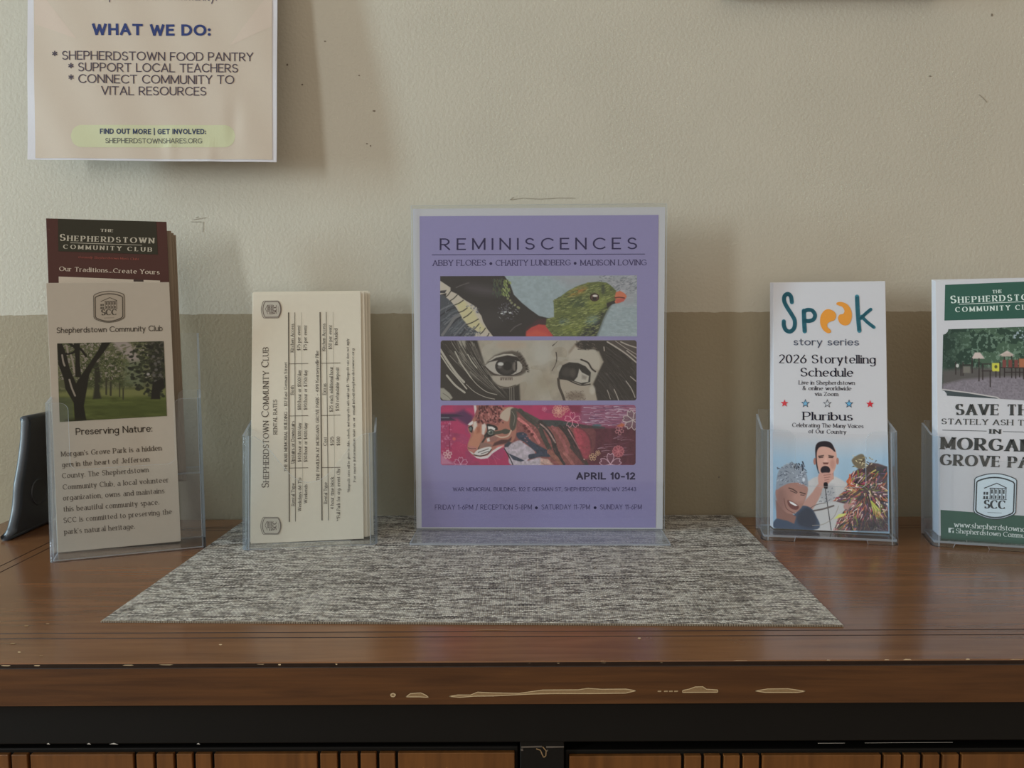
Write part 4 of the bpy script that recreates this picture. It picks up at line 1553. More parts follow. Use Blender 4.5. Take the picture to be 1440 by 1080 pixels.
def pic_people():
    p = Pic([(1086.4, 607), (1248.7, 610), (1251, 748.5), (1086, 743)], 1.8, (156, 182, 204))
    p.crop(1080, 600, 6.967)
    yy = (p.Y - 607) / 138
    p.mix((130, 168, 196), np.clip((yy - .05) * 1.4, 0, .8))
    p.mix((178, 178, 184), np.clip(1.15 - yy * 4.2, 0, 1))
    p.mix((160, 180, 198), np.clip(p.noise(.05, .02, 3, 2) - .5, 0, 1) * 2 * np.clip(yy * 3, 0, 1))
    # man with a microphone, white shirt
    p.poly([(370, 600), (420, 510), (500, 480), (620, 470), (760, 540), (820, 640), (830, 1010), (440, 1010)], (186, 184, 186), 6, smooth=True)
    p.poly([(500, 560), (640, 560), (660, 720), (560, 740), (500, 690)], (150, 152, 160), 20, a=.6)
    for i in range(24):
        q = p.rng
        x, y = q.uniform(510, 640), q.uniform(600, 730)
        p.stroke([(x, y), (x + q.uniform(-16, 16), y + q.uniform(-10, 10))], 7, (104, 108, 122))
    p.poly([(320, 780), (430, 640), (490, 560), (530, 600), (480, 730), (400, 830)], (184, 134, 122), 6, smooth=True)
    skin, shade = (198, 150, 136), (164, 112, 100)
    p.poly([(505, 430), (640, 430), (640, 505), (560, 530), (500, 500)], shade, 6)
    p.poly([(470, 200), (500, 170), (570, 160), (640, 190), (668, 250), (672, 340), (650, 420), (610, 470), (560, 485), (510, 450), (480, 380), (464, 300)], skin, 4, smooth=True)
    p.ell((456, 335), 14, 34, shade, 3)
    p.ell((680, 330), 13, 34, shade, 3)
    p.poly([(464, 300), (462, 200), (490, 150), (560, 135), (620, 155), (652, 215), (655, 240), (600, 200), (520, 190), (480, 230), (476, 320), (490, 420), (500, 450), (488, 440), (470, 370)], (44, 38, 44), 4, smooth=True)
    p.poly([(490, 280), (545, 272), (545, 282), (492, 292)], (60, 48, 46), 4)
    p.poly([(590, 272), (645, 280), (640, 292), (592, 284)], (60, 48, 46), 4)
    p.stroke([(500, 297), (535, 294)], 9, (60, 40, 40)); p.stroke([(595, 294), (632, 297)], 9, (60, 40, 40))
    p.poly([(560, 290), (570, 290), (585, 345), (540, 345)], (206, 160, 146), 6)
    p.poly([(535, 345), (592, 345), (585, 362), (542, 362)], (110, 66, 60), 4)
    p.ell((630, 360), 26, 50, (172, 118, 106), 14, a=.6)
    p.ell((560, 420), 48, 42, (46, 40, 48), 4)
    p.poly([(490, 470), (540, 445), (620, 450), (640, 490), (600, 540), (545, 590), (500, 590)], (190, 140, 128), 5, smooth=True)
    for k in range(4): p.stroke([(545 + k * 4, 470 + k * 24), (612 - k * 8, 462 + k * 24)], 6, (146, 96, 88))
    p.poly([(545, 545), (580, 545), (580, 600), (548, 596)], (36, 34, 40), 4, smooth=True)
    p.stroke([(560, 610), (580, 760), (615, 1005)], 9, (66, 64, 70))
    p.stroke([(440, 820), (540, 800), (640, 768)], 16, (96, 84, 84))
    p.stroke([(400, 800), (470, 760), (560, 740)], 6, (90, 80, 80))
    # man in grey patterned head wrap
    p.poly([(75, 900), (250, 860), (300, 780), (390, 780), (455, 850), (480, 1000), (75, 1000)], (56, 74, 100), 5, smooth=True)
    p.poly([(280, 870), (370, 790), (440, 830), (470, 930), (420, 990), (300, 960)], (40, 48, 66), 16, a=.8, smooth=True)
    p.poly([(70, 720), (130, 760), (200, 830), (270, 880), (250, 950), (180, 920), (75, 900)], (140, 94, 84), 6)
    p.poly([(70, 620), (130, 570), (230, 545), (330, 550), (384, 590), (378, 660), (345, 750), (300, 815), (240, 852), (180, 845), (120, 790), (80, 720)], (164, 114, 102), 5, smooth=True)
    p.ell((300, 690), 60, 50, (184, 134, 120), 20, a=.7)
    p.ell((120, 720), 50, 110, (136, 92, 84), 30, a=.7)
    p.stroke([(200, 600), (240, 612), (280, 640)], 12, (84, 54, 50)); p.stroke([(310, 640), (360, 655)], 12, (84, 54, 50))
    p.stroke([(215, 625), (250, 640), (275, 650)], 7, (60, 40, 40)); p.stroke([(315, 665), (350, 668)], 7, (60, 40, 40))
    p.poly([(285, 640), (310, 700), (280, 720), (250, 700)], (178, 126, 112), 8)
    p.poly([(185, 720), (230, 730), (295, 775), (280, 810), (230, 805), (195, 770)], (110, 58, 56), 5, smooth=True)
    p.poly([(198, 725), (240, 740), (285, 770), (262, 775), (215, 752)], (226, 220, 220), 3)
    p.stroke([(150, 700), (175, 800), (260, 850)], 8, (120, 76, 70))
    p.poly([(76, 615), (78, 520), (100, 430), (150, 380), (220, 355), (300, 372), (358, 425), (384, 510), (386, 585), (340, 560), (260, 540), (180, 560), (120, 590)], (134, 142, 156), 5, smooth=True)
    for i in range(120):
        q = p.rng
        x, y = q.uniform(85, 375), q.uniform(355, 600)
        if y < 545 + abs(x - 230) * .2 and y > 350 + (x - 220) ** 2 * .003:
            p.stroke([(x, y), (x + q.uniform(-22, 22), y + q.uniform(-14, 14))], 8, [(84, 92, 108), (170, 178, 190), (110, 118, 132)][i % 3])
    for i in range(16):
        q = p.rng
        x, y = q.uniform(215, 350), q.uniform(330, 400)
        p.stroke([(x, y), (x + q.uniform(-10, 16), y + q.uniform(10, 40))], 13, [(58, 64, 76), (110, 120, 136)][i % 2])
    p.ell((345, 515), 14, 20, (190, 198, 210), 4)
    # figure in a many-coloured fringed costume
    p.poly([(960, 400), (1000, 340), (1080, 350), (1170, 380), (1175, 1010), (640, 1010), (700, 880), (800, 760), (720, 740), (640, 720), (760, 620), (800, 470), (900, 390)], (84, 62, 66), 6)
    p.poly([(740, 760), (840, 680), (860, 760), (780, 830)], (176, 130, 126), 6, smooth=True)
    p.poly([(950, 380), (1040, 360), (1080, 450), (1050, 560), (970, 540)], (66, 46, 44), 8)
    p.poly([(1060, 380), (1160, 380), (1170, 470), (1100, 480)], (58, 56, 62), 8)
    p.poly([(820, 320), (900, 260), (945, 280), (950, 380), (880, 400)], (112, 100, 80), 6, smooth=True)
    cols = [(196, 92, 60), (150, 60, 66), (224, 190, 180), (60, 70, 96), (196, 120, 110), (120, 140, 60), (110, 76, 120), (232, 214, 200), (40, 36, 44), (176, 64, 92), (206, 176, 90), (60, 48, 50)]
    q = np.random.default_rng(12)
    cm = p.mask([(950, 400), (1000, 345), (1080, 350), (1170, 375), (1178, 1010), (640, 1010), (690, 880), (790, 770), (720, 730), (620, 720), (740, 630), (790, 520), (800, 450), (900, 390)], 6)
    for i in range(60):
        x, y = q.uniform(700, 1175), q.uniform(400, 1000)
        p.ell((x, y), q.uniform(14, 44), q.uniform(10, 30), [(44, 36, 42), (66, 46, 44), (110, 66, 70), (52, 52, 66)][i % 4], 10, q.uniform(-40, 40), a=.8, m=cm)
    for i in range(720):
        x, y = q.uniform(640, 1170), q.uniform(400, 1000)
        if 950 < x < 1160 and y < 520 and i % 3: continue
        a = math.atan2(y - 600, x - 980) + q.normal(0, .45) if y > 560 else q.normal(2.3, .4)
        l = q.uniform(24, 90)
        p.stroke([(x, y), (x + l * .5 * cos(a) + q.uniform(-8, 8), y + l * .5 * sin(a)), (x + l * cos(a), y + l * sin(a))], q.uniform(7, 15), cols[q.integers(len(cols))], taper=True, m=cm, a=.9)
    for i in range(10): p.stroke([(800, 460 + i * 4), (780 - i * 4 + 30, 540), (740 + i * 18, 600)], 12, [(206, 96, 44), (226, 150, 110), (120, 40, 40)][i % 3], taper=True)
    for k in range(7): p.stroke([(1010, 720), (1030 + k * 10, 800), (1035 + k * 11, 880 - abs(k - 3) * 8)], 13, [(186, 190, 70), (136, 150, 50), (214, 206, 110)][k % 3], taper=True)
    for i in range(26):
        x, y = q.uniform(830, 1080), q.uniform(265, 400)
        p.stroke([(x, y), (x + q.uniform(-40, 40), y + q.uniform(-10, 24))], 10, [(206, 190, 150), (70, 56, 44), (150, 130, 80)][i % 3], taper=True)
    p.poly([(640, 900), (690, 850), (770, 840), (740, 870), (680, 890)], (206, 208, 110), 4)
    p.stroke([(430, 965), (540, 950), (640, 880), (690, 770)], 6, (150, 140, 130))
    p.stroke([(1175, 740), (1160, 800), (1120, 830)], 6, (190, 180, 170))
    p.poly([(890, 910), (1180, 880), (1180, 1020), (880, 1020)], (58, 56, 66), 16, a=.7)
    return p


pic_people().build('printed_photo', shS, ls, M_PHOTO)
stack(M_PAPER_WHITE, 'leaflet', 'edge of a white leaflet stacked behind the front story leaflet', 'leaflet', bS, 6, BW, BH, .0010, 'story leaflets',
      lambda k: (-.0003 * k + (.0006 if k % 2 else 0), .0013 * k, 0, D(-.06 * k), 0))

# ---- green headed leaflets at the right edge
bG = ((0.3982, 0.6528, TZ + .0050), D(-15.8), D(11.2), D(.35))
lg_ = leaflet('leaflet', 'white leaflet with green heading and foot bands and a playground photograph, at the right edge', 'leaflet', bG[0], bG[1], bG[2], bG[3], BW, BH, .0010, M_PAPER_WHITE, 'green-headed leaflets')


# corners of this sheet: the two right-hand ones lie outside the picture, found by projecting the sheet
def project(P):
    d = Vector(P) - Vector((0, 0, TZ + CAM_H))
    z = d.dot(_f)
    return (720 + FPX * d.dot(_r) / z, 540 - FPX * d.dot(_u) / z)


bpy.context.view_layer.update()
mw = Matrix.Translation(lg_.location) @ lg_.rotation_euler.to_matrix().to_4x4()
shG = Sheet([project(mw @ Vector(q)) for q in ((-BW / 2, 0, BH), (BW / 2, 0, BH), (BW / 2, 0, 0), (-BW / 2, 0, 0))], BW, BH)
GRN, LET = (50, 84, 74), (196, 208, 202)
mb = MB()
shG.fill(mb, [(1329, 400.6), (1480, 394.4), (1480, 446.4), (1328, 450.8)], GRN, .0002)
part(mb, 'heading_panel', lg_)
mb = MB()
shG.fill(mb, [(1322.6, 717), (1485.5, 728.6), (1484.5, 768.5), (1323, 757.4)], GRN, .0002)
part(mb, 'foot_band', lg_)
mb = MB()
shG.text(mb, 'THE', (1396, 412.6), (1408.5, 412), 4.6, 'didone', LET)
shG.text(mb, 'Shepherdstown', (1337.6, 426.6), (1469, 421.2), 10.6, 'didone', LET, smallcap=.82)
shG.line(mb, [(1348.5, 428), (1456, 423.6)], .8, LET)
shG.text(mb, 'COMMUNITY CLUB', (1344, 439), (1459, 434.8), 7, 'didone', LET, gapx=1.6)
DK = (62, 64, 64)
shG.text(mb, 'SAVE THE', (1345, 583.6), (1459, 584.4), 15.5, 'fat', DK)
shG.text(mb, 'STATELY ASH TREES', (1324.3, 596.4), (1475, 599.2), 8, 'slab', DK)
shG.text(mb, 'IN', (1392.4, 609.8), (1406, 610.2), 6.5, 'didone', DK)
shG.line(mb, [(1325, 604.8), (1387.3, 606.2)], .7, DK)
shG.line(mb, [(1410, 606.8), (1478, 608.6)], .7, DK)
shG.text(mb, "MORGAN'S", (1325, 631.6), (1476, 636.2), 17, 'fat', DK)
shG.text(mb, 'GROVE PARK', (1323.4, 654), (1478, 659.6), 15.5, 'fat', DK)
shG.text(mb, 'www.shepherdstowncc.org', (1342, 741), (1464, 749.6), 7.6, 'serif', (196, 204, 202), gapx=.8)
shG.text(mb, 'Shepherdstown Community Club', (1344.4, 749.7), (1476, 759), 6.8, 'serif', (196, 204, 202), gapx=.8)
part(mb, 'lettering', lg_)
mb = MB()
shG.fill(mb, [(1333.6, 742), (1341.2, 742.6), (1341.2, 749.4), (1333.6, 748.8)], (200, 208, 206), .0003)
shG.text(mb, 'f', (1336.9, 749), (1340, 749.3), 6, 'bold', GRN, .0004)
part(mb, 'icon', lg_)
mb = MB()
emblem(shG, mb, (1399.2, 698), 59, 64, D(2), (50, 58, 66), (190, 204, 214), .0003)
part(mb, 'emblem', lg_)


def pic_play():
    p = Pic([(1326.3, 463.3), (1479, 458.2), (1478, 565.2), (1324.4, 556)], 1.7, (74, 100, 80))
    p.crop(1280, 380, 5.4)
    n1 = p.noise(.06, .07, 11, 4)
    n2 = p.noise(.3, .3, 12, 3)
    p.mix((44, 66, 56), (n1 > .48) * .8)
    p.mix((120, 148, 128), (n2 > .62) * .7)
    p.mix((160, 176, 190), ((n2 > .6) & (p.X > 1425) & (p.Y < 480)) * .8)
    p.mix((44, 62, 56), np.clip((1370 - p.X) / 60, 0, .6))
    p.poly([(240, 760), (420, 740), (864, 740), (1100, 740), (1100, 900), (240, 900)], (92, 88, 86), 18)
    p.poly([(240, 870), (400, 830), (640, 810), (1100, 800), (1100, 1010), (240, 1000)], (130, 122, 132), 12)
    p.mul(.88 + .24 * p.noise(.5, .5, 3, 2), p.mask([(240, 850), (1100, 800), (1100, 1010), (240, 1000)]))
    p.poly([(240, 905), (440, 930), (660, 965), (690, 1000), (240, 1000)], (70, 80, 84), 4)
    p.stroke([(240, 905), (440, 930), (655, 965), (690, 985)], 9, (196, 190, 190), False)
    pale = (202, 184, 178)
    p.poly([(490, 625), (530, 625), (565, 672), (465, 672)], pale, 3)
    p.poly([(735, 610), (790, 645), (670, 648)], pale, 3)
    p.poly([(710, 630), (765, 630), (785, 655), (690, 655)], (190, 170, 160), 3)
    p.poly([(620, 705), (680, 705), (680, 768), (620, 768)], (208, 204, 70), 3)
    p.ell((650, 733), 11, 13, (90, 90, 50), 3)
    pk = (60, 52, 52)
    for x, y0, y1 in ((470, 670, 780), (522, 672, 840), (550, 720, 830), (607, 770, 885), (650, 770, 810), (680, 700, 815), (715, 660, 810), (770, 655, 815), (800, 740, 820), (400, 700, 800), (385, 720, 800), (345, 700, 790), (830, 680, 810), (860, 690, 825), (920, 680, 825), (980, 700, 830)): p.stroke([(x, y0), (x, y1)], 9, pk, False)
    for y, x0, x1 in ((765, 545, 620), (740, 690, 864), (775, 720, 1000), (720, 400, 470), (712, 545, 610)): p.stroke([(x0, y), (x1, y)], 8, pk, False)
    p.poly([(400, 730), (455, 730), (455, 780), (400, 780)], (120, 116, 108), 5)
    for x in (700, 745, 790): p.poly([(x, 680), (x + 28, 680), (x + 28, 738), (x, 738)], (130, 70, 66), 4)
    p.poly([(825, 672), (1000, 672), (990, 740), (825, 738)], (176, 106, 74), 5)
    p.ell((358, 725), 12, 14, (190, 190, 186), 3)
    p.I = p.I * .9
    return p


pic_play().build('printed_photo', shG, lg_, M_PHOTO, notch=7)
stack(M_PAPER_WHITE, 'leaflet', 'edge of a white leaflet stacked behind the front green-headed leaflet', 'leaflet', bG, 8, BW, BH, .0010, 'green-headed leaflets',
      lambda k: (-.0001 * k, .0024 * k, 0, D(-.30 * k), 0))

# ------------------------------------------------------------------ upright acrylic sign stand with the violet flyer
GX, GY, GYAW, GLEAN = 0.0231, 0.7010, D(-1.35), D(1.0)
stand = thing('sign_stand', 'clear upright acrylic sign stand on a flat foot, in the middle of the placemat', 'sign holder', (GX, GY, TZ + .0011), (0, 0, GYAW))
plate('front_pane', stand, .2172, -.0026, -.0010, .0016, .2812, GLEAN)
plate('back_pane', stand, .2172, .0007, .0022, .0016, .2812, GLEAN)
mb = MB()
mb.mesh([(x, y, z) for z in (0, .0015) for y in (-.046, .040) for x in (-.1065, .1065)], [])
for i, f in enumerate([(0, 2, 3, 1), (4, 5, 7, 6), (0, 1, 5, 4), (2, 6, 7, 3), (0, 4, 6, 2), (1, 3, 7, 5)]):
    mb.f.append(f)
    mb.m.append(0 if i < 2 else 1)
M_FOOT = mat_acrylic('foot_acrylic', tint=(.93, .94, .95), rough=.12, haze=.14)
mb.build('foot_plate', [M_FOOT, M_ACR_EDGE], stand)

FW, FH = .2148, .2768
fly = leaflet('flyer', 'violet exhibition flyer with three painted pictures, in the clear upright stand', 'flyer', (GX, GY, TZ + .0028), GYAW, GLEAN, 0, FW, FH, .0003, M_PAPER_WHITE)
shF = Sheet([(581, 294), (934.5, 292), (929.5, 744), (588.5, 743)], FW, FH)
mb = MB()
shF.fill(mb, [(590.6, 304.6), (925, 303.2), (920, 742), (595.8, 741)], (134, 128, 168), .0002)
part(mb, 'violet_field', fly, M_INKG)
mb = MB()
INKP = (30, 22, 72)
shF.text(mb, 'REMINISCENCES', (620.3, 352.6), (893.7, 351.8), 16.6, 'sans', INKP, gapx=3.2)
shF.line(mb, [(608.3, 359.3), (906, 358.6)], .9, INKP)
for tx, a, b in (('ABBY FLORES', 609.8, 683.4), ('CHARITY LUNDBERG', 697.8, 801.6), ('MADISON LOVING', 816.2, 907.6)): shF.text(mb, tx, (a, 374.9), (b, 374.6), 8.2, 'serifl', (50, 42, 90))
shF.disc(mb, (690.6, 371.8), 2, INKP)
shF.disc(mb, (808.3, 371.6), 2, INKP)
shF.text(mb, 'APRIL 10-12', (811, 675), (890.4, 675), 10, 'bold', (26, 20, 62))
shF.text(mb, 'WAR MEMORIAL BUILDING, 102 E GERMAN ST, SHEPHERDSTOWN, WV 25443', (639.1, 691), (892.5, 691), 5.4, 'sans', (52, 46, 92))
for tx, a, b in (('FRIDAY 1-6PM / RECEPTION 5-8PM', 614.5, 748), ('SATURDAY 11-7PM', 762, 828.4), ('SUNDAY 11-6PM', 843.2, 900.2)): shF.text(mb, tx, (a, 716.6), (b, 716.6), 7, 'hair', (48, 40, 88))
shF.disc(mb, (754.7, 714.2), 2, (26, 20, 62))
shF.disc(mb, (836, 714.2), 2, (26, 20, 62))
part(mb, 'lettering', fly, M_INKG)


def pic_bird():
    p = Pic([(620, 389.4), (894.6, 388.8), (894.6, 474.6), (620, 474.4)], 1.7, (146, 160, 166))
    q = np.random.default_rng(21)
    n = p.noise(.25, .3, 5, 3)
    p.mul(.93 + .14 * n)
    p.crop(740, 380, 8.47)
    p.poly([(300, 70), (1310, 70), (1310, 420), (1180, 420), (900, 160), (500, 200)], (152, 150, 158), 60, a=.8)
    for i in range(260):
        x, y = q.uniform(860, 1310), q.uniform(75, 300)
        if x < 1000 and y > 150: continue
        p.stroke([(x, y), (x + q.uniform(10, 34), y + q.uniform(-14, 4))], 8, [(104, 106, 114), (176, 174, 178), (126, 130, 136)][i % 3], a=.7)
    for i in range(90):
        x, y = q.uniform(960, 1310), q.uniform(330, 800)
        p.stroke([(x, y), (x + q.uniform(10, 60), y + q.uniform(-5, 5))], 9, [(130, 146, 152), (166, 176, 180)][i % 2], a=.6)
    # dark body and wing
    p.crop(580, 380, 9)
    BLK = (52, 48, 48)
    p.poly([(340, 60), (1150, 60), (1200, 130), (1240, 190), (1285, 320), (1380, 420), (1490, 510), (1600, 590), (1800, 640), (1800, 900), (340, 900)], BLK, 6)
    p.crop(740, 380, 8.47)
    p.poly([(0, 740), (60, 690), (150, 655), (235, 665), (290, 740), (330, 810), (0, 810)], (186, 64, 60), 8)
    p.poly([(0, 700), (60, 660), (130, 600), (240, 590), (245, 660), (150, 650), (60, 690), (0, 735)], (70, 46, 50), 8)
    p.poly([(0, 770), (120, 720), (240, 760), (300, 810), (0, 810)], (206, 84, 62), 20, a=.6)
    p.crop(580, 380, 9)
    p.ell((880, 260), 220, 60, (78, 72, 76), 50, 10, a=.8)
    p.ell((1000, 620), 160, 120, (64, 60, 60), 50, a=.6)
    p.stroke([(560, 230), (640, 195), (720, 170)], 16, (84, 78, 78))
    p.stroke([(1240, 790), (1300, 730), (1380, 690)], 14, (86, 80, 80))
    for i in range(120):
        x, y = q.uniform(1020, 1240), q.uniform(100, 340)
        if x > 1130 + (y - 90) * .55 + 10: continue
        p.stroke([(x, y), (x + q.uniform(-10, 16), y + q.uniform(14, 40))], 12, [(66, 80, 66), (84, 92, 60), (58, 60, 62)][i % 3], a=.8)
    for i in range(46):
        x, y = q.normal(1180, 26), q.uniform(130, 330)
        p.stroke([(x, y), (x + 8, y + 24)], 11, [(126, 140, 76), (150, 160, 100), (96, 112, 60)][i % 3])
    for x, y in ((1210, 370), (1240, 395), (1258, 425), (1300, 450), (1335, 480), (1350, 490)): p.ell((x, y), 15, 15, (128, 130, 92), 5)
    for i in range(70):
        x, y = q.normal(1180, 60), q.normal(520, 50)
        p.stroke([(x, y), (x + q.uniform(-20, 20), y + q.uniform(-20, 20))], 8, [(110, 108, 122), (146, 150, 152), (82, 80, 90)][i % 3], a=.7)
    for x, y in ((1135, 560), (1240, 552), (1180, 540)): p.ell((x, y), 18, 9, (186, 190, 190), 4)
    # grey striped flight feathers
    p.poly([(355, 310), (440, 340), (540, 470), (610, 580), (700, 700), (820, 800), (860, 860), (355, 860)], (72, 76, 84), 6)
    for k in range(9):
        x0, y0 = 355 + k * 46, 480 + k * 52
        p.stroke([(300 + k * 40, 560 + k * 46), (430 + k * 42, 480 + k * 34), (560 + k * 40, 430 + k * 36)], 18, [(104, 106, 112), (48, 50, 58), (88, 94, 102)][k % 3])
    for i in range(120):
        x, y = q.uniform(360, 800), q.uniform(420, 850)
        if y < 310 + (x - 355) * 1.05: continue
        p.stroke([(x, y), (x + q.uniform(10, 60), y - q.uniform(10, 46))], 8, [(120, 124, 132), (50, 54, 62), (94, 100, 106)][i % 3], a=.7)
    p.stroke([(390, 830), (470, 720), (540, 620), (600, 585)], 34, (112, 110, 112))
    # cream barred band
    p.poly([(355, 140), (400, 170), (490, 230), (490, 275), (570, 310), (650, 375), (740, 430), (820, 480), (835, 530), (880, 590), (900, 660), (950, 750), (1030, 855), (770, 855), (830, 790), (720, 720), (640, 620), (600, 545), (550, 470), (500, 410), (430, 350), (440, 300), (355, 320)], (186, 174, 158), 5)
    p.poly([(560, 440), (650, 390), (780, 520), (840, 640), (940, 760), (860, 800), (720, 720), (640, 620)], (196, 186, 132), 16, a=.75)
    p.poly([(355, 270), (440, 262), (420, 300), (355, 300)], (56, 54, 58), 4)
    for a, b in (((430, 350), (490, 280)), ((490, 395), (575, 322)), ((545, 450), (650, 392)), ((600, 545), (700, 490)), ((655, 615), (760, 535)), ((690, 700), (840, 630)), ((770, 770), (850, 690)), ((865, 820), (930, 745)), ((950, 850), (975, 810))): p.stroke([a, ((a[0] + b[0]) / 2, (a[1] + b[1]) / 2 + 8), b], 13, (66, 60, 52))
    for i in range(60):
        x, y = q.uniform(690, 840), q.uniform(415, 560)
        if y < 420 + (x - 700) * .5 or y > 470 + (x - 690) * .6: continue
        p.stroke([(x, y), (x + q.uniform(-16, 16), y + q.uniform(-10, 10))], 9, [(120, 122, 140), (86, 86, 98)][i % 2])
    for i in range(60):
        x, y = q.uniform(680, 860), q.uniform(730, 855)
        p.stroke([(x, y), (x + q.uniform(-20, 20), y + q.uniform(-20, 20))], 10, [(70, 74, 84), (150, 146, 140)][i % 2], a=.7)
    # green head
    p.crop(740, 380, 8.47)
    head = [(232, 680), (240, 590), (330, 570), (330, 480), (325, 385), (420, 315), (500, 255), (620, 195), (740, 160), (860, 148), (950, 160), (1000, 195), (1060, 255), (1075, 310), (1050, 375), (1000, 400), (960, 480), (910, 590), (860, 720), (825, 805), (330, 805), (280, 740)]
    p.poly(head, (98, 106, 58), 6)
    hm = p.mask(head, 6)
    p.poly([(960, 400), (985, 440), (910, 590), (860, 720), (825, 805), (610, 805), (660, 690), (800, 640), (860, 520)], (50, 54, 50), 30)
    p.ell((600, 270), 130, 40, (154, 124, 58), 24, -22, a=.9)
    p.ell((640, 245), 50, 26, (170, 96, 62), 18, -20, a=.6)
    p.ell((640, 400), 120, 60, (66, 80, 56), 40, a=.8)
    p.ell((840, 420), 130, 90, (130, 138, 64), 40, a=.8)
    p.ell((780, 610), 80, 50, (110, 132, 124), 26, -20, a=.8)
    p.ell((450, 630), 60, 36, (96, 116, 112), 20, a=.7)
    p.ell((560, 710), 130, 60, (126, 134, 60), 40, a=.7)
    for i in range(900):
        x, y = q.uniform(250, 1060), q.uniform(150, 800)
        d = (x - 830) * .4
        l = q.uniform(18, 40)
        cols = [(150, 158, 84), (60, 70, 42), (126, 134, 66), (80, 92, 50), (170, 172, 110)]
        dark = x > 860 - (y - 600) * .35 + 40 and y > 480
        c = (70, 76, 62) if dark else cols[i % 5]
        p.stroke([(x, y), (x - l, y + l * .35 + d * .02)], 9, c, a=.55, m=hm)
    p.ell((910, 240), 20, 60, (60, 64, 56), 14, a=.8)
    for i in range(70):
        x = q.uniform(330, 760)
        y = 380 - (x - 330) * .52 + q.uniform(-6, 30)
        p.stroke([(x, y), (x - 26, y + 2)], 8, [(120, 124, 70), (90, 96, 56)][i % 2])
    p.poly([(950, 405), (1010, 385), (1060, 365), (1080, 400), (1020, 420), (990, 440), (960, 470)], (50, 46, 46), 6)
    p.poly([(1060, 275), (1110, 258), (1160, 285), (1190, 322), (1165, 365), (1110, 400), (1060, 410), (1045, 390), (1060, 360), (1045, 340)], (204, 108, 76), 4)
    p.poly([(1060, 360), (1150, 345), (1180, 345), (1150, 385), (1070, 408)], (190, 84, 72), 6)
    p.stroke([(1050, 342), (1100, 336), (1160, 344)], 13, (90, 44, 44))
    p.ell((808, 335), 56, 50, (54, 38, 36), 3)
    p.ell((808, 338), 40, 36, (96, 66, 56), 5)
    p.ell((808, 350), 26, 24, (40, 30, 30), 5)
    p.ell((815, 318), 30, 14, (206, 198, 190), 5)
    return p


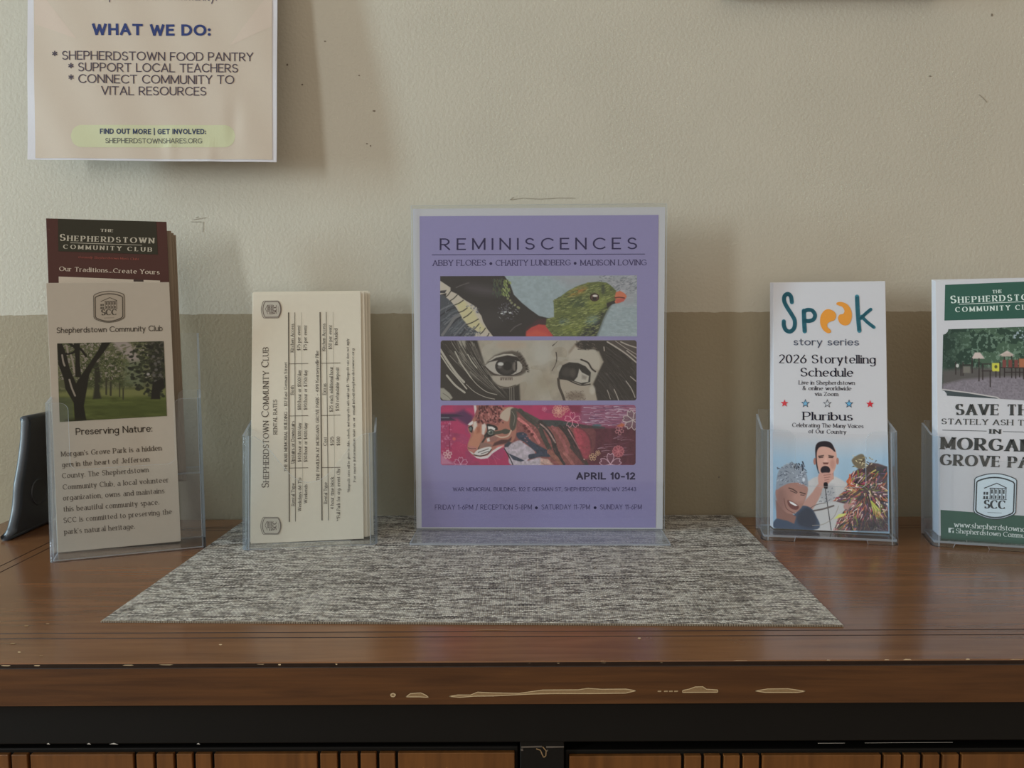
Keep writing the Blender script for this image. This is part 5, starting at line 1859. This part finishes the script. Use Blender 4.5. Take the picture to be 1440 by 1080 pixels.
def pic_eyes():
    p = Pic([(620.9, 480), (894, 480), (893.6, 564.6), (620.9, 564.6)], 1.7, (158, 146, 130))
    q = np.random.default_rng(31)
    p.mul(.90 + .2 * p.noise(.12, .12, 7, 4))
    p.mix((170, 164, 152), (p.noise(.03, .04, 9, 2) > .55) * .5)
    DKH, MID = (54, 48, 44), (92, 84, 76)
    # left half
    p.crop(610, 475, 9.6)
    p.ell((1050, 110), 200, 60, (170, 148, 128), 30, a=.6)
    p.ell((1250, 780), 160, 160, (150, 136, 118), 60, a=.6)
    p.poly([(100, 40), (590, 40), (640, 200), (670, 300), (700, 400), (760, 520), (790, 620), (900, 690), (1020, 690), (1160, 640), (1170, 870), (100, 870)], DKH, 14)
    p.poly([(320, 40), (440, 40), (440, 180), (490, 300), (560, 420), (500, 430), (400, 300)], (150, 142, 128), 16)
    for i in range(230):
        x0 = q.uniform(60, 560)
        t0 = q.uniform(0, .7)
        pts = []
        for k in range(4):
            t = t0 + k * .12
            pts.append((x0 + t * (240 + .55 * (560 - x0)) + t * t * 220, 40 + t * 760 - t * t * 60 * (x0 < 300)))
        p.stroke(pts, q.uniform(5, 12), [(150, 142, 130), (112, 104, 94), (44, 40, 38), (80, 74, 66), (40, 36, 34)][i % 5], a=.75, taper=True)
    for pts, w in (([(100, 170), (200, 330), (320, 500), (420, 610)], 30), ([(110, 250), (230, 430), (340, 560), (455, 700)], 18), ([(190, 520), (300, 650), (430, 750)], 26), ([(300, 200), (360, 320), (420, 420), (520, 560)], 16), ([(520, 560), (600, 650), (720, 740), (860, 780)], 9), ([(450, 640), (560, 740), (700, 810), (830, 840)], 8), ([(470, 240), (520, 330), (590, 420)], 14)): p.stroke(pts, w, (170, 162, 148))
    p.poly([(100, 690), (150, 690), (230, 760), (270, 820), (230, 860), (140, 850), (100, 810)], (150, 144, 130), 8)
    p.stroke([(140, 760), (200, 800), (240, 840)], 8, (100, 94, 84))
    # lids and eye
    p.poly([(690, 400), (740, 330), (830, 250), (950, 205), (1060, 190), (1170, 215), (1230, 300), (1270, 400), (1240, 480), (1120, 560), (940, 560), (790, 520)], (86, 76, 68), 14)
    p.poly([(745, 330), (830, 265), (950, 232), (1060, 232), (1130, 270), (1010, 262), (900, 290), (800, 330)], (176, 168, 156), 5)
    p.poly([(700, 390), (770, 330), (850, 290), (1000, 262), (1120, 290), (1190, 370), (1200, 420), (1170, 480), (1090, 510), (940, 520), (830, 495), (760, 450)], (172, 164, 154), 5)
    p.poly([(740, 345), (850, 282), (1000, 250), (1120, 270), (1180, 330), (1130, 330), (1000, 290), (860, 320)], (44, 38, 36), 6)
    p.ell((985, 400), 150, 125, (44, 40, 40), 5)
    p.ell((985, 410), 95, 90, (62, 56, 54), 14)
    p.ell((1000, 390), 60, 62, (34, 32, 32), 8)
    p.ell((1095, 400), 26, 60, (110, 100, 92), 12)
    p.ell((1120, 405), 14, 80, (40, 34, 34), 4)
    p.ell((908, 368), 40, 26, (190, 186, 180), 8)
    p.ell((895, 410), 28, 20, (96, 90, 88), 8)
    p.poly([(1130, 350), (1190, 390), (1180, 450), (1110, 490), (1130, 430)], (170, 160, 150), 5)
    p.stroke([(700, 400), (790, 490), (860, 520), (980, 530), (1090, 515), (1190, 470)], 14, (56, 46, 42))
    p.poly([(780, 530), (870, 525), (1060, 535), (1250, 520), (1210, 590), (1130, 640), (1000, 670), (880, 650), (810, 590)], (166, 154, 140), 10)
    p.stroke([(800, 600), (880, 660), (1000, 682), (1110, 650)], 12, (84, 74, 66))
    for i in range(40):
        x = q.uniform(1130, 1270)
        y = 230 + (x - 1130) * 1.6 + q.uniform(-30, 30)
        p.stroke([(x, y), (x + q.uniform(10, 40), y + q.uniform(-30, 10))], 10, (52, 42, 38), taper=True)
    for i in range(14): p.stroke([(910 + i * 12, 548), (906 + i * 12 + q.uniform(-6, 6), 582)], 7, (90, 72, 66))
    for x in (1030, 1055, 1085): p.stroke([(x, 680), (x + 4, 860)], 8, (130, 122, 112))
    # right half
    p.crop(750, 475, 9.6)
    p.ell((120, 230), 130, 170, (176, 172, 164), 60, a=.6)
    p.ell((140, 620), 110, 120, (150, 136, 116), 60, a=.7)
    p.poly([(560, 100), (640, 50), (860, 50), (1400, 50), (1400, 870), (860, 870), (800, 640), (880, 460), (940, 340), (880, 200), (800, 170), (600, 180)], DKH, 12)
    p.poly([(480, 200), (560, 100), (640, 170), (560, 230), (480, 280)], (120, 96, 80), 20, a=.7)
    p.poly([(560, 130), (650, 180), (830, 180), (900, 320), (880, 440), (820, 440), (740, 350), (640, 300), (480, 310), (460, 260)], (174, 164, 150), 14)
    for i in range(50):
        x, y = q.uniform(570, 830), q.uniform(60, 180)
        p.stroke([(x, y), (x + q.uniform(10, 50), y + q.uniform(-16, 26))], 10, [(48, 42, 40), (100, 90, 80)][i % 2], taper=True)
    p.poly([(430, 340), (520, 312), (640, 318), (730, 370), (800, 460), (780, 480), (680, 390), (560, 345)], (172, 162, 150), 5)
    p.stroke([(640, 310), (730, 350), (780, 430), (830, 470)], 22, (58, 50, 46))
    p.poly([(335, 560), (345, 480), (390, 385), (480, 345), (600, 355), (700, 400), (770, 480), (760, 610), (660, 650), (560, 610), (440, 575)], (46, 42, 40), 5)
    p.ell((450, 480), 70, 60, (64, 58, 54), 20)
    p.ell((530, 490), 40, 60, (74, 68, 62), 18)
    p.poly([(615, 430), (650, 480), (745, 530), (735, 610), (640, 625), (545, 595), (590, 540), (605, 480)], (178, 170, 158), 5)
    p.poly([(650, 510), (720, 540), (700, 580), (650, 570)], (140, 130, 120), 12)
    p.stroke([(340, 565), (450, 580), (560, 630), (650, 655), (760, 640)], 16, (48, 40, 38))
    p.poly([(350, 585), (450, 588), (560, 640), (660, 670), (750, 665), (820, 700), (850, 870), (420, 870), (380, 740)], (164, 150, 134), 8)
    p.stroke([(335, 570), (350, 680), (390, 780), (420, 870)], 34, (72, 62, 54))
    p.ell((560, 800), 120, 50, (110, 92, 78), 30, a=.7)
    for i in range(60):
        x, y = q.uniform(430, 700), q.uniform(730, 860)
        p.stroke([(x, y), (x + q.uniform(-14, 14), y + q.uniform(-8, 8))], 8, (92, 76, 66), a=.6)
    p.ell((790, 720), 40, 60, (184, 176, 164), 16, a=.8)
    for i in range(150):
        x, y = q.uniform(850, 1390), q.uniform(60, 840)
        if x < 960 and y < 460: continue
        s_ = 1 if y < 300 else 1.6
        p.stroke([(x, y), (x + 70, y + 50 * s_), (x + 130, y + 110 * s_)], q.uniform(6, 12), [(84, 76, 72), (38, 34, 34), (66, 60, 58)][i % 3], a=.7, taper=True)
    p.poly([(980, 50), (1400, 50), (1400, 330), (1280, 260), (1100, 130)], (96, 84, 80), 12, a=.6)
    for pts, w in (([(990, 70), (1120, 150), (1250, 240), (1380, 350)], 20), ([(1170, 70), (1260, 110), (1380, 150)], 16), ([(1250, 190), (1390, 300)], 14), ([(1100, 60), (1230, 150), (1380, 240)], 8), ([(1240, 600), (1310, 700), (1360, 820)], 12), ([(1080, 710), (1120, 800), (1140, 860)], 12), ([(1300, 540), (1370, 600)], 12), ([(990, 720), (1030, 840)], 9), ([(945, 140), (950, 190)], 14)): p.stroke(pts, w, (164, 152, 142))
    p.stroke([(260, 120), (290, 95), (325, 60)], 14, (60, 50, 46), taper=True)
    p.stroke([(305, 210), (315, 280), (310, 330)], 12, (60, 50, 46))
    p.stroke([(312, 330), (290, 390), (250, 460)], 9, (70, 58, 52))
    return p


def flower(p, c, R, col, w=7, n=5, a0=-90, fillc=None):
    for k in range(n):
        a = D(a0 + k * 360 / n)
        tip = (c[0] + R * cos(a), c[1] + R * sin(a))
        l = (c[0] + R * .62 * cos(a - .5), c[1] + R * .62 * sin(a - .5))
        r = (c[0] + R * .62 * cos(a + .5), c[1] + R * .62 * sin(a + .5))
        if fillc: p.poly([c, l, (c[0] + R * .95 * cos(a - .2), c[1] + R * .95 * sin(a - .2)), tip, (c[0] + R * .95 * cos(a + .2), c[1] + R * .95 * sin(a + .2)), r], fillc, 5, a=.7)
        p.stroke([c, l, (c[0] + R * .97 * cos(a - .2), c[1] + R * .97 * sin(a - .2)), (c[0] + R * .84 * cos(a), c[1] + R * .84 * sin(a)), (c[0] + R * .97 * cos(a + .2), c[1] + R * .97 * sin(a + .2)), r, c], w, col)


def pic_leopard():
    p = Pic([(621.5, 571), (892.6, 571), (892.2, 654.8), (621.8, 654.8)], 1.7, (164, 52, 96))
    q = np.random.default_rng(41)
    p.mul(.88 + .24 * p.noise(.1, .12, 17, 4))
    p.mix((186, 44, 92), (p.noise(.04, .06, 6, 2) > .5) * .6)
    p.crop(750, 565, 9.6)
    p.poly([(700, 350), (1400, 330), (1400, 880), (500, 880), (560, 500)], (92, 40, 56), 40)
    p.mul(.85 + .3 * p.noise(.2, .2, 13, 3), p.mask([(700, 350), (1400, 330), (1400, 880), (500, 880)], 20))
    p.poly([(640, 50), (1400, 50), (1400, 350), (900, 350), (620, 300)], (140, 88, 116), 30, a=.8)
    p.poly([(460, 60), (640, 60), (640, 170), (520, 160)], (110, 40, 62), 20, a=.7)
    for i in range(150):
        x, y = q.uniform(640, 1380), q.uniform(70, 340)
        l = q.uniform(40, 170)
        p.stroke([(x, y), (x + l * .5, y + q.uniform(-12, 6)), (x + l, y + q.uniform(-6, 12))], q.uniform(6, 15), [(206, 186, 200), (94, 52, 92), (172, 140, 164), (120, 66, 100), (196, 170, 188)][i % 5], a=.8, taper=True)
    for i in range(26):
        x, y = q.uniform(840, 1250), q.uniform(460, 760)
        l = q.uniform(60, 190)
        p.stroke([(x, y), (x + l * .5, y - 8), (x + l, y - 14 + q.uniform(-10, 24))], q.uniform(6, 12), [(186, 150, 166), (120, 70, 92), (150, 110, 132)][i % 3], a=.8, taper=True)
    p.ell((850, 330), 60, 16, (70, 100, 112), 8)
    p.poly([(1110, 340), (1180, 300), (1230, 320), (1180, 360)], (190, 96, 66), 10)
    # left background details
    p.crop(610, 565, 9.6)
    p.poly([(110, 170), (300, 160), (420, 120), (540, 200), (540, 260), (470, 330), (400, 290), (330, 240), (110, 270)], (72, 44, 84), 24, a=.85)
    p.poly([(110, 175), (320, 180), (420, 205), (230, 215), (320, 265), (110, 265)], (48, 38, 62), 6, a=.85)
    p.stroke([(120, 225), (220, 225)], 14, (110, 110, 120))
    p.stroke([(230, 260), (225, 460), (235, 660)], 8, (110, 26, 66))
    for i in range(60):
        x, y = q.uniform(115, 260), q.uniform(280, 680)
        p.ell((x, y), q.uniform(4, 18), q.uniform(4, 14), [(196, 120, 150), (150, 40, 86), (180, 90, 126)][i % 3], 5, a=.7)
    p.ell((290, 510), 22, 22, (214, 96, 84), 8, a=.8)
    p.poly([(110, 700), (180, 760), (300, 850), (110, 860)], (190, 130, 160), 20, a=.8)
    flower(p, (205, 720), 60, (206, 160, 166), 10, 5, -90, (176, 100, 120))
    flower(p, (380, 850), 100, (196, 140, 170), 7, 6, -90)
    for i in range(30):
        x, y = q.uniform(250, 460), q.uniform(480, 700)
        p.ell((x, y), 8, 6, (186, 70, 104), 4, a=.6)
    # ---- the cat: neck and body first
    BODY, STR, PINK = (138, 78, 76), (58, 50, 52), (196, 70, 88)
    p.poly([(1060, 80), (1160, 110), (1300, 190), (1440, 260), (1700, 280), (1950, 310), (2120, 340), (2180, 420), (2170, 600), (2110, 760), (2000, 860), (1050, 860), (1000, 720), (960, 640), (1060, 500), (1060, 300)], BODY, 8)
    p.poly([(1100, 90), (1250, 150), (1440, 255), (1440, 330), (1250, 200), (1120, 140)], (84, 76, 72), 6)
    p.poly([(1440, 255), (1700, 262), (1850, 290), (2050, 330), (2300, 352), (2300, 372), (2050, 372), (1800, 350), (1560, 345), (1440, 330)], (62, 66, 68), 6)
    p.poly([(960, 640), (1040, 580), (1160, 530), (1240, 580), (1350, 660), (1360, 720), (1270, 800), (1440, 760), (1480, 860), (1060, 860), (1020, 720)], (178, 164, 176), 8, smooth=True)
    p.poly([(1130, 430), (1240, 430), (1300, 520), (1420, 600), (1560, 680), (1570, 750), (1430, 750), (1300, 780), (1290, 720), (1390, 700), (1330, 640), (1240, 560), (1140, 500)], (56, 64, 84), 6, smooth=True)
    p.poly([(1010, 700), (1120, 750), (1230, 800), (1180, 815), (1080, 790)], (56, 64, 84), 5)
    p.stroke([(960, 640), (1010, 720), (1050, 800), (1075, 860)], 12, (44, 36, 50))
    p.poly([(1440, 770), (1540, 780), (1620, 860), (1440, 860)], (200, 160, 150), 10)
    # flank: bands of dark stripes and pink patches
    for pts, w, c in (([(1170, 130), (1260, 220), (1420, 350), (1480, 480), (1560, 640)], 60, (70, 66, 62)), ([(1150, 240), (1250, 320), (1350, 440), (1420, 560)], 40, (198, 110, 110)), ([(1440, 290), (1520, 380), (1600, 500), (1640, 640), (1690, 760)], 62, STR), ([(1440, 310), (1540, 400), (1640, 560)], 20, (160, 130, 124)), ([(1600, 350), (1680, 440), (1760, 580), (1800, 700)], 40, (160, 88, 90)), ([(1700, 340), (1780, 430), (1850, 560), (1870, 640)], 42, STR), ([(1780, 350), (1860, 470), (1940, 640), (2040, 800)], 54, STR), ([(1810, 380), (1880, 500), (1960, 640)], 16, (166, 120, 120)), ([(1860, 620), (1950, 730), (2060, 860)], 50, (66, 56, 56)), ([(1560, 680), (1640, 760), (1740, 860)], 60, (150, 92, 80)), ([(1760, 700), (1840, 800), (1880, 860)], 40, (170, 100, 96)), ([(1700, 760), (1760, 850)], 34, STR), ([(1940, 350), (2040, 430), (2100, 520), (2110, 620)], 34, (86, 50, 58))): p.stroke(pts, w, c)
    p.poly([(1890, 375), (1990, 385), (2080, 470), (2110, 600), (2090, 740), (2030, 790), (1960, 640), (1900, 500)], PINK, 14, smooth=True)
    for i in range(110):
        x, y = q.uniform(1450, 2150), q.uniform(330, 850)
        p.stroke([(x, y), (x + q.uniform(4, 30), y + q.uniform(10, 44))], 8, [(176, 96, 92), (110, 66, 62), (96, 84, 70), (146, 84, 84)][i % 4], a=.55, taper=True)
    for x, y in ((1225, 335), (1285, 410), (1330, 450), (1245, 370)): p.ell((x, y), 24, 18, (96, 40, 46), 6)
    for i in range(26):
        x, y = q.uniform(1190, 1420), q.uniform(300, 560)
        p.ell((x, y), 10, 8, [(206, 120, 120), (120, 60, 62)][i % 2], 4, a=.6)
    bm = p.mask([(1060, 80), (1160, 110), (1300, 190), (1440, 260), (1700, 280), (1950, 310), (2120, 340), (2180, 420), (2170, 600), (2110, 760), (2000, 860), (1050, 860), (1000, 720), (1060, 300)], 10)
    p.mul(.80 + .4 * p.noise(.35, .35, 77, 4), bm)
    p.mix((96, 44, 58), np.clip((p.X - 800) / 60, 0, .6) * bm)
    # head
    p.poly([(555, 60), (620, 60), (760, 66), (900, 90), (1060, 80), (1120, 180), (1120, 400), (1090, 520), (1000, 590), (880, 640), (790, 690), (740, 760), (640, 775), (560, 740), (510, 700), (470, 640), (480, 560), (510, 460), (480, 400), (480, 330), (540, 240), (585, 140)], (172, 108, 92), 6, smooth=True)
    p.poly([(600, 60), (900, 60), (930, 180), (880, 330), (700, 320), (600, 280), (560, 220)], (150, 82, 78), 16)
    p.poly([(550, 60), (580, 60), (590, 110), (565, 180)], (206, 190, 190), 5)
    for i in range(150):
        x, y = q.uniform(580, 960), q.uniform(66, 300)
        if x < 600 + (150 - y) * .3: continue
        p.ell((x, y), q.uniform(7, 14), q.uniform(9, 22), [(86, 34, 40), (70, 32, 36), (186, 116, 110)][i % 3], 4, q.uniform(-50, 10), a=.85)
    p.poly([(660, 320), (700, 300), (720, 340), (690, 460), (650, 440)], (206, 192, 184), 10)
    p.poly([(545, 280), (590, 270), (600, 340), (560, 420), (540, 380)], (206, 190, 180), 10)
    p.poly([(575, 370), (640, 340), (660, 420), (640, 560), (610, 630), (500, 610), (480, 570), (540, 460)], (190, 124, 98), 12, smooth=True)
    p.poly([(590, 350), (640, 340), (640, 420), (590, 440)], (160, 86, 66), 14, a=.7)
    # ear
    p.poly([(900, 220), (920, 160), (990, 100), (1050, 85), (1085, 100), (1040, 180), (1010, 270), (950, 260)], (186, 164, 146), 6, smooth=True)
    p.poly([(1050, 110), (1110, 110), (1130, 220), (1110, 360), (1060, 400), (1030, 330), (1040, 200)], (78, 74, 66), 8, smooth=True)
    p.stroke([(1060, 140), (1100, 220), (1080, 330)], 8, (130, 124, 112))
    # far eye
    p.poly([(470, 320), (500, 290), (540, 265), (540, 310), (510, 330)], (214, 206, 206), 4)
    p.poly([(480, 350), (520, 325), (545, 360), (530, 430), (500, 410)], (44, 40, 46), 4)
    p.ell((510, 375), 18, 26, (96, 110, 110), 4)
    # near eye
    p.poly([(725, 310), (800, 320), (860, 345), (870, 390), (830, 400), (840, 450), (790, 480), (720, 490), (690, 470), (730, 400)], (44, 38, 40), 5, smooth=True)
    p.poly([(740, 340), (800, 345), (840, 370), (830, 400), (780, 375), (745, 385)], (216, 210, 206), 5)
    p.ell((778, 424), 42, 34, (104, 112, 104), 4)
    p.ell((780, 424), 20, 20, (60, 66, 62), 5)
    p.ell((765, 412), 8, 7, (190, 196, 190), 3)
    p.stroke([(720, 470), (690, 520), (660, 570), (620, 640)], 26, (66, 52, 50))
    p.stroke([(830, 430), (900, 420), (960, 410), (1020, 410)], 44, (74, 72, 62))
    p.ell((975, 410), 50, 36, (70, 70, 62), 6)
    p.stroke([(790, 490), (850, 470), (920, 490), (1010, 470), (1050, 400)], 20, (200, 168, 148))
    p.poly([(740, 500), (830, 465), (880, 490), (850, 540), (780, 555), (740, 540)], (150, 100, 92), 8)
    p.poly([(725, 510), (760, 490), (770, 540), (735, 550)], (206, 196, 190), 6)
    p.poly([(830, 560), (920, 520), (1010, 520), (1060, 480), (1050, 530), (980, 570), (880, 590), (800, 610)], (84, 50, 52), 8)
    p.poly([(960, 590), (1020, 540), (1060, 560), (1010, 620), (960, 620)], (56, 60, 72), 8)
    p.poly([(640, 560), (720, 560), (800, 590), (780, 620), (680, 620), (620, 650)], (140, 104, 94), 8)
    p.poly([(860, 610), (960, 585), (960, 620), (880, 650), (820, 690)], (206, 116, 116), 5)
    # nose, muzzle, chin
    p.poly([(470, 600), (540, 605), (600, 625), (590, 650), (540, 690), (500, 670)], (186, 116, 108), 5)
    p.stroke([(480, 630), (520, 640), (580, 640)], 8, (90, 52, 52))
    p.poly([(480, 660), (550, 700), (560, 720), (530, 712)], (200, 186, 184), 4)
    p.poly([(555, 715), (600, 660), (700, 625), (770, 615), (790, 640), (740, 700), (650, 730), (580, 730)], (206, 200, 198), 4, smooth=True)
    p.stroke([(560, 722), (640, 738), (730, 715), (790, 650)], 11, (50, 40, 44))
    for k in range(7): p.stroke([(612 + k * 20, 692 - k * 7), (628 + k * 20, 684 - k * 7)], 9, (66, 56, 56))
    for k in range(6): p.stroke([(650 + k * 18, 712 - k * 6), (662 + k * 18, 706 - k * 6)], 8, (66, 56, 56))
    p.poly([(555, 738), (640, 752), (740, 730), (800, 670), (880, 620), (950, 600), (900, 640), (810, 700), (740, 770), (650, 780), (590, 765)], (212, 200, 202), 4)
    for pts in ([(780, 700), (850, 760), (900, 790)], [(800, 730), (840, 800), (860, 850)], [(740, 760), (760, 850)]): p.stroke(pts, 4, (214, 110, 140))
    # right hand blossoms
    p.crop(750, 565, 9.6)
    flower(p, (340, 140), 90, (206, 142, 128), 7, 7, -80, (186, 100, 104))
    flower(p, (335, 130), 50, (216, 160, 140), 6, 7, -60)
    flower(p, (440, 110), 44, (206, 140, 124), 6, 5, -60)
    flower(p, (525, 260), 110, (214, 146, 162), 7, 5, -90)
    flower(p, (150, 110), 34, (206, 130, 150), 5, 5, -60)
    flower(p, (1330, 260), 140, (196, 180, 178), 8, 6, -110, (110, 84, 94))
    flower(p, (1150, 400), 60, (190, 120, 130), 7, 5, -60)
    flower(p, (1135, 680), 80, (196, 110, 120), 8, 8, -90, (166, 70, 86))
    flower(p, (1030, 850), 150, (210, 168, 186), 8, 5, -90, (120, 70, 90))
    flower(p, (795, 755), 50, (190, 150, 116), 9, 5, -90)
    flower(p, (862, 700), 34, (184, 140, 110), 8, 5, -60)
    p.ell((680, 785), 8, 8, (210, 190, 170), 2)
    return p


pic_bird().build('bird_picture', shF, fly, M_PHOTO)
pic_eyes().build('eyes_picture', shF, fly, M_PHOTO, rounding=3.5)
pic_leopard().build('wild_cat_picture', shF, fly, M_PHOTO, rounding=3.5)

# ------------------------------------------------------------------ poster on the wall
PW_, PH_ = .2158, .295
pz = at_y(213.9, 226.2, .7245)


def curl(u, v):
    t = max(0.0, v - .12)
    y = .40 * t * t
    y += .0005 * sin(u * 46 + 1.0) * (1 - min(1, v / .2)) + .0003 * sin(u * 120 + v * 60)
    y += .0011 * math.exp(-((u - .071) / .006) ** 2 - ((v - .034) / .02) ** 2)
    y -= .0009 * math.exp(-((u - .016) / .005) ** 2 - ((v - .012) / .012) ** 2)
    y -= .0007 * math.exp(-((u - .05) / .004) ** 2 - ((v - .004) / .010) ** 2)
    return y


pos = thing('poster', 'pale pink poster with a white border and green pill panel, on the wall', 'poster', tuple(pz))
pos.rotation_mode = 'YXZ'
pos.rotation_euler = (-D(3.9), D(.75), D(.6))
shP = Sheet([(42.5, 0), (390.4, 0), (388.8, 228.4), (39, 224)], PW_, .1427, bend=curl)
mb = MB()
NX, NZ = 60, 80
V_ = []
for j in range(NZ + 1):
    for i in range(NX + 1):
        u, v = -PW_ / 2 + PW_ * i / NX, PH_ * j / NZ
        V_.append((u, curl(u, v), v))
nV = len(V_)
V_ += [(x, y + .0003, z) for x, y, z in V_]
F_ = []
for j in range(NZ):
    for i in range(NX):
        a = j * (NX + 1) + i
        F_ += [(a, a + 1, a + NX + 2, a + NX + 1), (a + nV, a + NX + 1 + nV, a + NX + 2 + nV, a + 1 + nV)]
mb.mesh(V_, F_)
mb.build('paper_sheet', mat_plain('poster_paper', (222, 220, 226), .45), pos, smooth=True)
mb = MB()
PINK_ = (176, 164, 150)
ext = 230          # the printed field carries on above the picture's upper edge
shP.fillgrid(mb, [(52, -ext), (383.5, -ext), (382.7, 225.2), (50, 222)], PINK_, .00025, 60)
shP.fillgrid(mb, [(60, -3), (110, 60), (52, 40), (52, -3)], (180, 165, 152), .00032, 8)
shP.fillgrid(mb, [(377, -3), (383, -3), (383, 40), (322, 68)], (180, 166, 153), .00032, 8)
o = part(mb, 'printed_field', pos, M_INKG)
for f in o.data.polygons: f.use_smooth = True
mb = MB()
xs0, xs1, yt, yb = 100, 330, 177, 207.6
r = (yb - yt) / 2
n = 28
for i in range(n):
    xa, xb = xs0 + (xs1 - xs0) * i / n, xs0 + (xs1 - xs0) * (i + 1) / n

    def hh(x):
        d = min(x - xs0, xs1 - x)
        return r if d >= r else math.sqrt(max(0, r * r - (r - d) ** 2))
    sub = 4 if (i < 3 or i >= n - 3) else 1
    for k in range(sub):
        x0, x1 = xa + (xb - xa) * k / sub, xa + (xb - xa) * (k + 1) / sub
        yc = (yt + yb) / 2
        shP.fillgrid(mb, [(x0, yc - hh(x0)), (x1, yc - hh(x1)), (x1, yc + hh(x1)), (x0, yc + hh(x0))], (176, 177, 146), .00035, 2)
part(mb, 'printed_pill', pos, M_INKG)
mb = MB()
NV, GR = (46, 58, 104), (70, 62, 72)
O_ = .0005
shP.text(mb, 'Shepherdstown community.', (131.6, 5.8), (304, 5.8), 12, 'sans', (84, 78, 90), O_)
shP.text(mb, 'WHAT WE DO:', (132.8, 54.3), (294, 54.3), 15.4, 'bold', NV, O_)
shP.text(mb, 'SHEPHERDSTOWN FOOD PANTRY', (89.7, 88.4), (355.4, 88.8), 12, 'sans', GR, O_)
shP.text(mb, 'SUPPORT LOCAL TEACHERS', (112, 104.2), (333.7, 104.4), 12, 'sans', GR, O_)
shP.text(mb, 'CONNECT COMMUNITY TO', (112, 120), (328.3, 120.4), 12, 'sans', GR, O_)
shP.text(mb, 'VITAL RESOURCES', (143.7, 136), (288.4, 136.2), 12, 'sans', GR, O_)
for x, y in ((79, 79.4), (101.3, 95.9), (101.2, 111.4)): shP.text(mb, '*', (x - 2.7, y + 13.4), (x + 2.7, y + 13.4), 16.5, 'light', GR, O_)
shP.text(mb, 'FIND OUT MORE | GET INVOLVED:', (141, 189.3), (287.8, 189.4), 7.2, 'bold', (44, 56, 84), O_)
shP.text(mb, 'SHEPHERDSTOWNSHARES.ORG', (148, 202), (282.8, 202.2), 7, 'sans', (78, 84, 84), O_)
part(mb, 'lettering', pos)

# ------------------------------------------------------------------ dark plastic stand in the corner at the left
sd = thing('plastic_stand', 'dark blue-grey plastic stand with a flared foot, behind the two-tier holder', 'stand', (-.4292, .72, TZ))
pf = [(.6790, 0), (.744, 0), (.7535, .004), (.7520, .010), (.7495, .0170), (.7505, .028), (.7550, .038), (.7562, .045), (.7562, .1020), (.7150, .1020)] + catmull([(.7150, .1020), (.7110, .0800), (.7045, .0590), (.6985, .0440), (.6960, .0320), (.6925, .0200), (.6860, .0080)], False, 3)[1:]
mb = MB()
T_ = .0044
n = len(pf)
area = sum(pf[i][0] * pf[(i + 1) % n][1] - pf[(i + 1) % n][0] * pf[i][1] for i in range(n))
nrm = []
for i in range(n):
    dx, dy = pf[(i + 1) % n][0] - pf[i - 1][0], pf[(i + 1) % n][1] - pf[i - 1][1]
    l = hypot(dx, dy) or 1e-9
    sg = 1 if area > 0 else -1
    nrm.append((-dy / l * sg, dx / l * sg))
rr = .0036
rings = []
for k in range(7):
    a = pi / 2 * k / 6
    rings.append((-T_ + rr - rr * cos(pi / 2 - a) if False else -T_ + rr * (1 - sin(a)), rr * (1 - cos(a))))
rings = rings[::-1] + [(-x, d) for x, d in rings]
rings.sort()
V_ = []
for x, d in rings: V_ += [(x, y + nrm[i][0] * d - .72, z + nrm[i][1] * d) for i, (y, z) in enumerate(pf)]
tri = tessellate_polygon([[Vector((y, z, 0)) for y, z in pf]])
F_ = []
for k in range(len(rings) - 1): F_ += [(k * n + i, k * n + (i + 1) % n, (k + 1) * n + (i + 1) % n, (k + 1) * n + i) for i in range(n)]
e = (len(rings) - 1) * n
mb.mesh(V_, F_)
nside = len(mb.f)
mb.mesh(V_[:n], [tuple(t[::-1]) for t in tri])
mb.mesh(V_[e:], [tuple(t) for t in tri])
M_DARK = mat_plain('dark_moulded_plastic', (62, 67, 74), .36, .6)
bo = mb.build('body', M_DARK, sd, smooth=True)
for f in list(bo.data.polygons)[nside:]: f.use_smooth = False
for z_, y_, r_ in ((.033, .7235, .0120),):
    mb = MB()
    for k in range(32):
        a, b = 2 * pi * k / 32, 2 * pi * (k + 1) / 32
        for (ra, xa, rb, xb) in ((r_, T_ - .0002, r_ * .96, T_ + .0008), (r_ * .96, T_ + .0008, r_ * .88, T_ + .0003), (r_ * .88, T_ + .0003, 0, T_ + .0003)):
            mb.poly([(xa, y_ - .72 + ra * cos(a), z_ + ra * sin(a) * (1.0 if z_ < .05 else 1.6)), (xa, y_ - .72 + ra * cos(b), z_ + ra * sin(b) * (1.0 if z_ < .05 else 1.6)), (xb, y_ - .72 + rb * cos(b), z_ + rb * sin(b) * (1.0 if z_ < .05 else 1.6)), (xb, y_ - .72 + rb * cos(a), z_ + rb * sin(a) * (1.0 if z_ < .05 else 1.6))])
    mb.build('moulded_recess', M_DARK, sd)

# ------------------------------------------------------------------ framed picture whose lower edge hangs just above the picture's upper border
fa, fb = at_y(1012, -3, WALL_Y), at_y(1318, -4, WALL_Y)
fz = (fa.z + fb.z) / 2
fr = thing('picture_frame', 'brown wooden picture frame hanging on the wall above the upper right border', 'picture frame', ((fa.x + fb.x) / 2, WALL_Y, fz))
fw, fh, ft = fb.x - fa.x, .27, .022
mb = MB()
for x0, x1, z0, z1 in ((-fw / 2, fw / 2, 0, ft), (-fw / 2, fw / 2, fh - ft, fh), (-fw / 2, -fw / 2 + ft, ft, fh - ft), (fw / 2 - ft, fw / 2, ft, fh - ft)):
    mb.box(x0, x1, -.016, -.0005, z0, z1)
mb.build('moulding', M_DOORWOOD, fr, bevel=.002)
mb = MB()
mb.box(-fw / 2 + ft, fw / 2 - ft, -.009, -.001, ft, fh - ft)
mb.build('backing_board', M_PAPER_TAN, fr)
